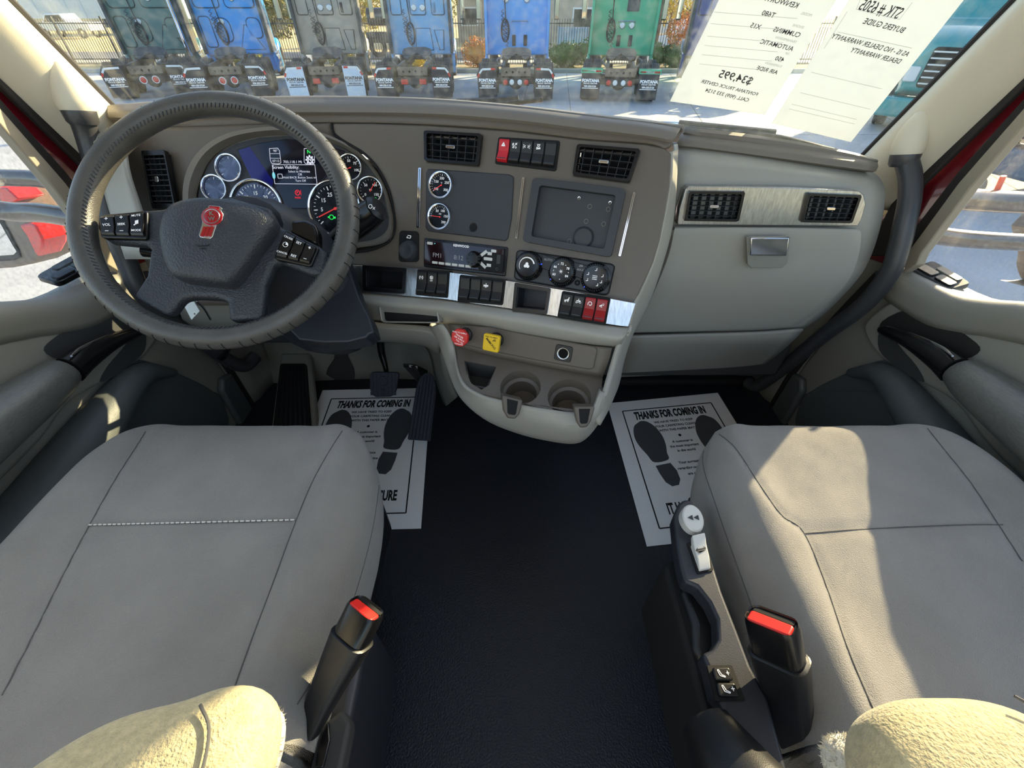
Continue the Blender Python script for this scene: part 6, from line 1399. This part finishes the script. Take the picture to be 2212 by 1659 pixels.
hedge(-2.2, -1.0, 1.05, 'leaf_orange', 'yellow and rust hedge between the light blue and middle blue trucks'); hedge(1.9, 4.6, 1.05, 'leaf_green', 'green hedge left of the green truck'); hedge(6.3, 8.6, .9, 'leaf_green', 'green hedge right of the green truck under the orange sapling'); hedge(-13.4, -11.8, .5, 'leaf_olive', 'low olive hedge near the bright blue truck', 26)
def tree(name, x, y, h, r, rz, m, lab, n=2500, tr=.12, sz=.12, lean=0, z0=G):
    t = thing(name, lab, 'tree', (x, y, z0))
    make('trunk', tube(B(), [V((x, y, z0)), V((x + lean * .5, y, z0 + h * .5)), V((x + lean, y, z0 + h))], [tr, tr * .8, tr * .4], 10, 4), 'bark', t)
    for k in range(5): a = k * 1.26; make('branch', tube(B(), [V((x + lean * .8, y, z0 + h * .7)), V((x + lean + cos(a) * r * .6, y + sin(a) * r * .6, z0 + h + rz * .3))], [tr * .4, tr * .15], 6, smooth=False), 'bark', t)
    leaves(t, (x + lean, y, z0 + h + rz * .2), (r, r, rz), n, m, sz); return t
tree('tree', -13.6, 31.5, 2.6, 2.0, 2.2, 'leaf_olive', 'tall olive tree showing between the dark teal and bright blue trucks', 6500, .16, .13)
tree('tree', -30, 31.5, 3.0, 2.3, 1.8, 'leaf_yellow', 'yellow leaved tree at the far upper left beside the pickup', 5000, .2, .14)
tree('tree', -10.6, 38.5, 2.4, 1.9, 2.0, 'leaf_yellow', 'yellow tree between the bright blue and grey trucks', 4500, .14, .12)
tree('tree', -5.7, 39, 2.6, 2.0, 1.7, 'leaf_yellow', 'yellow green tree beyond the road above the sunlit hedge', 3500, .14, .13)
tree('sapling', 8.2, 27.05, 1.35, .55, .75, 'leaf_orange', 'small orange leaved sapling between the green truck and the price sheet', 1100, .035, .07)
tree('tree', 12.5, 44, 2.6, 1.6, 1.6, 'leaf_yellow', 'yellow tree far behind the orange sapling', 2200, .14, .14)
# buildings, trailer, vehicles, pole
def house(name, lab, x0, x1, y0, y1, h, wallm, roofm, wins=3):
    t = thing(name, lab, 'building', ((x0 + x1) / 2, y0, G)); make('walls', wbox(B(), x0, x1, y0, y1, G, G + h), wallm, t)
    if roofm: bm = B(); f = Fr((x0 - .5, 0, G + h), (0, 1, 0), (0, 0, 1), (1, 0, 0)); prism(bm, f, [(y0 - .5, 0), (y1 + .5, 0), ((y0 + y1) / 2, 2.2)], 0, x1 - x0 + 1); make('roof', bm, roofm, t)
    for k in range(wins):
        c = x0 + (k + .5) * (x1 - x0) / wins; bm = wbox(B(), c - .7, c + .7, y0 - .06, y0, G + 1.1, G + 2.3); w_ = make('window', bm, 'wall_white', t); make('pane', wbox(B(), c - .6, c + .6, y0 - .08, y0 - .05, G + 1.2, G + 2.2), 'window_dark', w_)
    return t
house('house', 'tan roofed house beyond the road behind the light blue truck', -4.5, 1.5, 46, 54, 3.2, 'wall_beige', 'roof_tan', 3)
house('warehouse', 'plain beige wall rising between the middle blue and green trucks', 2.2, 7.6, 39, 46, 6.0, 'wall_beige', None, 1)
house('house', 'pale building far behind the utility pole', 9, 22, 58, 66, 4.2, 'wall_white', 'roof_tan', 5)
t = thing('trailer', 'long white box trailer parked at the far upper left', 'trailer', (-48, 62, G)); make('box_body', wbox(B(), -60, -36, 62, 64.6, G + 1.25, G + 4.2), 'wall_white', t, bevel=.03)
for k in range(14): make('wall_rib', wbox(B(), -59 + k * 1.7, -58.9 + k * 1.7, 61.95, 62, G + 1.3, G + 4.15), 'sheet_metal', t)
make('under_skirt', wbox(B(), -46, -38, 62.4, 62.6, G + .5, G + 1.25), 'frame_metal', t)
for k in range(4): o = TY.copy(); COL.objects.link(o); o.parent = t; o.location = V((-57.5 + (k % 2) * 1.3 + (18.5 if k > 1 else 0), 62.5, G + .5)) - V((-48, 62, G))
def pickup(x, y, lab, rot):
    t = thing('pickup_truck', lab, 'car', (0, 0, 0)); f = Fr((0, -.95, 0), (1, 0, 0), (0, 0, 1), (0, -1, 0))
    bm = B(); prism(bm, f, [(-2.7, .55), (-2.72, 1.05), (-1.5, 1.15), (-.9, 1.78), (.55, 1.80), (.9, 1.2), (2.7, 1.18), (2.72, .55)], -1.9, 0); make('body', bm, 'car_white', t, bevel=.07, seg=3)
    bm = B(); prism(bm, f, [(-1.25, 1.2), (-.82, 1.68), (.45, 1.70), (.65, 1.22)], 0, .02); make('side_windows', bm, 'window_dark', t)
    for xx in (-1.75, 1.75):
        for yy0 in (-.9, .9): o = TY.copy(); COL.objects.link(o); o.parent = t; o.location = (xx, yy0, .38); o.scale = (.75, .75, .75); o.rotation_euler = (0, 0, pi / 2)
    t.location = (x, y, G + .02); t.rotation_euler = (0, 0, rot)
pickup(-42.5, 53, 'white pickup truck in front of the white trailer, upper left', 0)
pickup(11.2, 33.2, 'white pickup truck on the road behind the utility pole', .1)
t = thing('utility_pole', 'brown wooden utility pole right of the green truck', 'pole', (7.6, 28.6, G)); make('shaft', tube(B(), [V((7.5, 28.6, G)), V((7.75, 28.6, G + 9))], [.16, .12], 14, smooth=False), 'pole_brown', t); make('crossarm', wbox(B(), 6.6, 8.9, 28.5, 28.62, G + 7.8, G + 7.95), 'pole_brown', t)
t = thing('flatbed_truck', 'dark truck passing on the road between the grey and light blue trucks', 'truck', (-8, 33.5, G)); make('load_tank', tube(B(), [V((-8.6, 33.5, G + 1.9)), V((-5.6, 33.5, G + 1.9))], .42, 20, smooth=False), 'window_dark', t); make('truck_bed', wbox(B(), -8.8, -5.4, 33.0, 34.0, G + .7, G + 1.2), 'frame_metal', t, bevel=.04)
for xx in (-8.2, -6.0): o = TY.copy(); COL.objects.link(o); o.parent = t; o.location = (xx + 8, -.4, .51); o.rotation_euler = (0, 0, pi / 2)
t = thing('traffic_sign', 'white roadside board on a post at the far left by the fence', 'sign', (-17.6, 26.6, G)); make('post', tube(B(), [V((-17.6, 26.6, G)), V((-17.6, 26.6, G + .8))], .03, 8, smooth=False), 'sheet_metal', t); make('board', wbox(B(), -17.95, -17.25, 26.55, 26.58, G + .45, G + 1.0), 'wall_white', t)
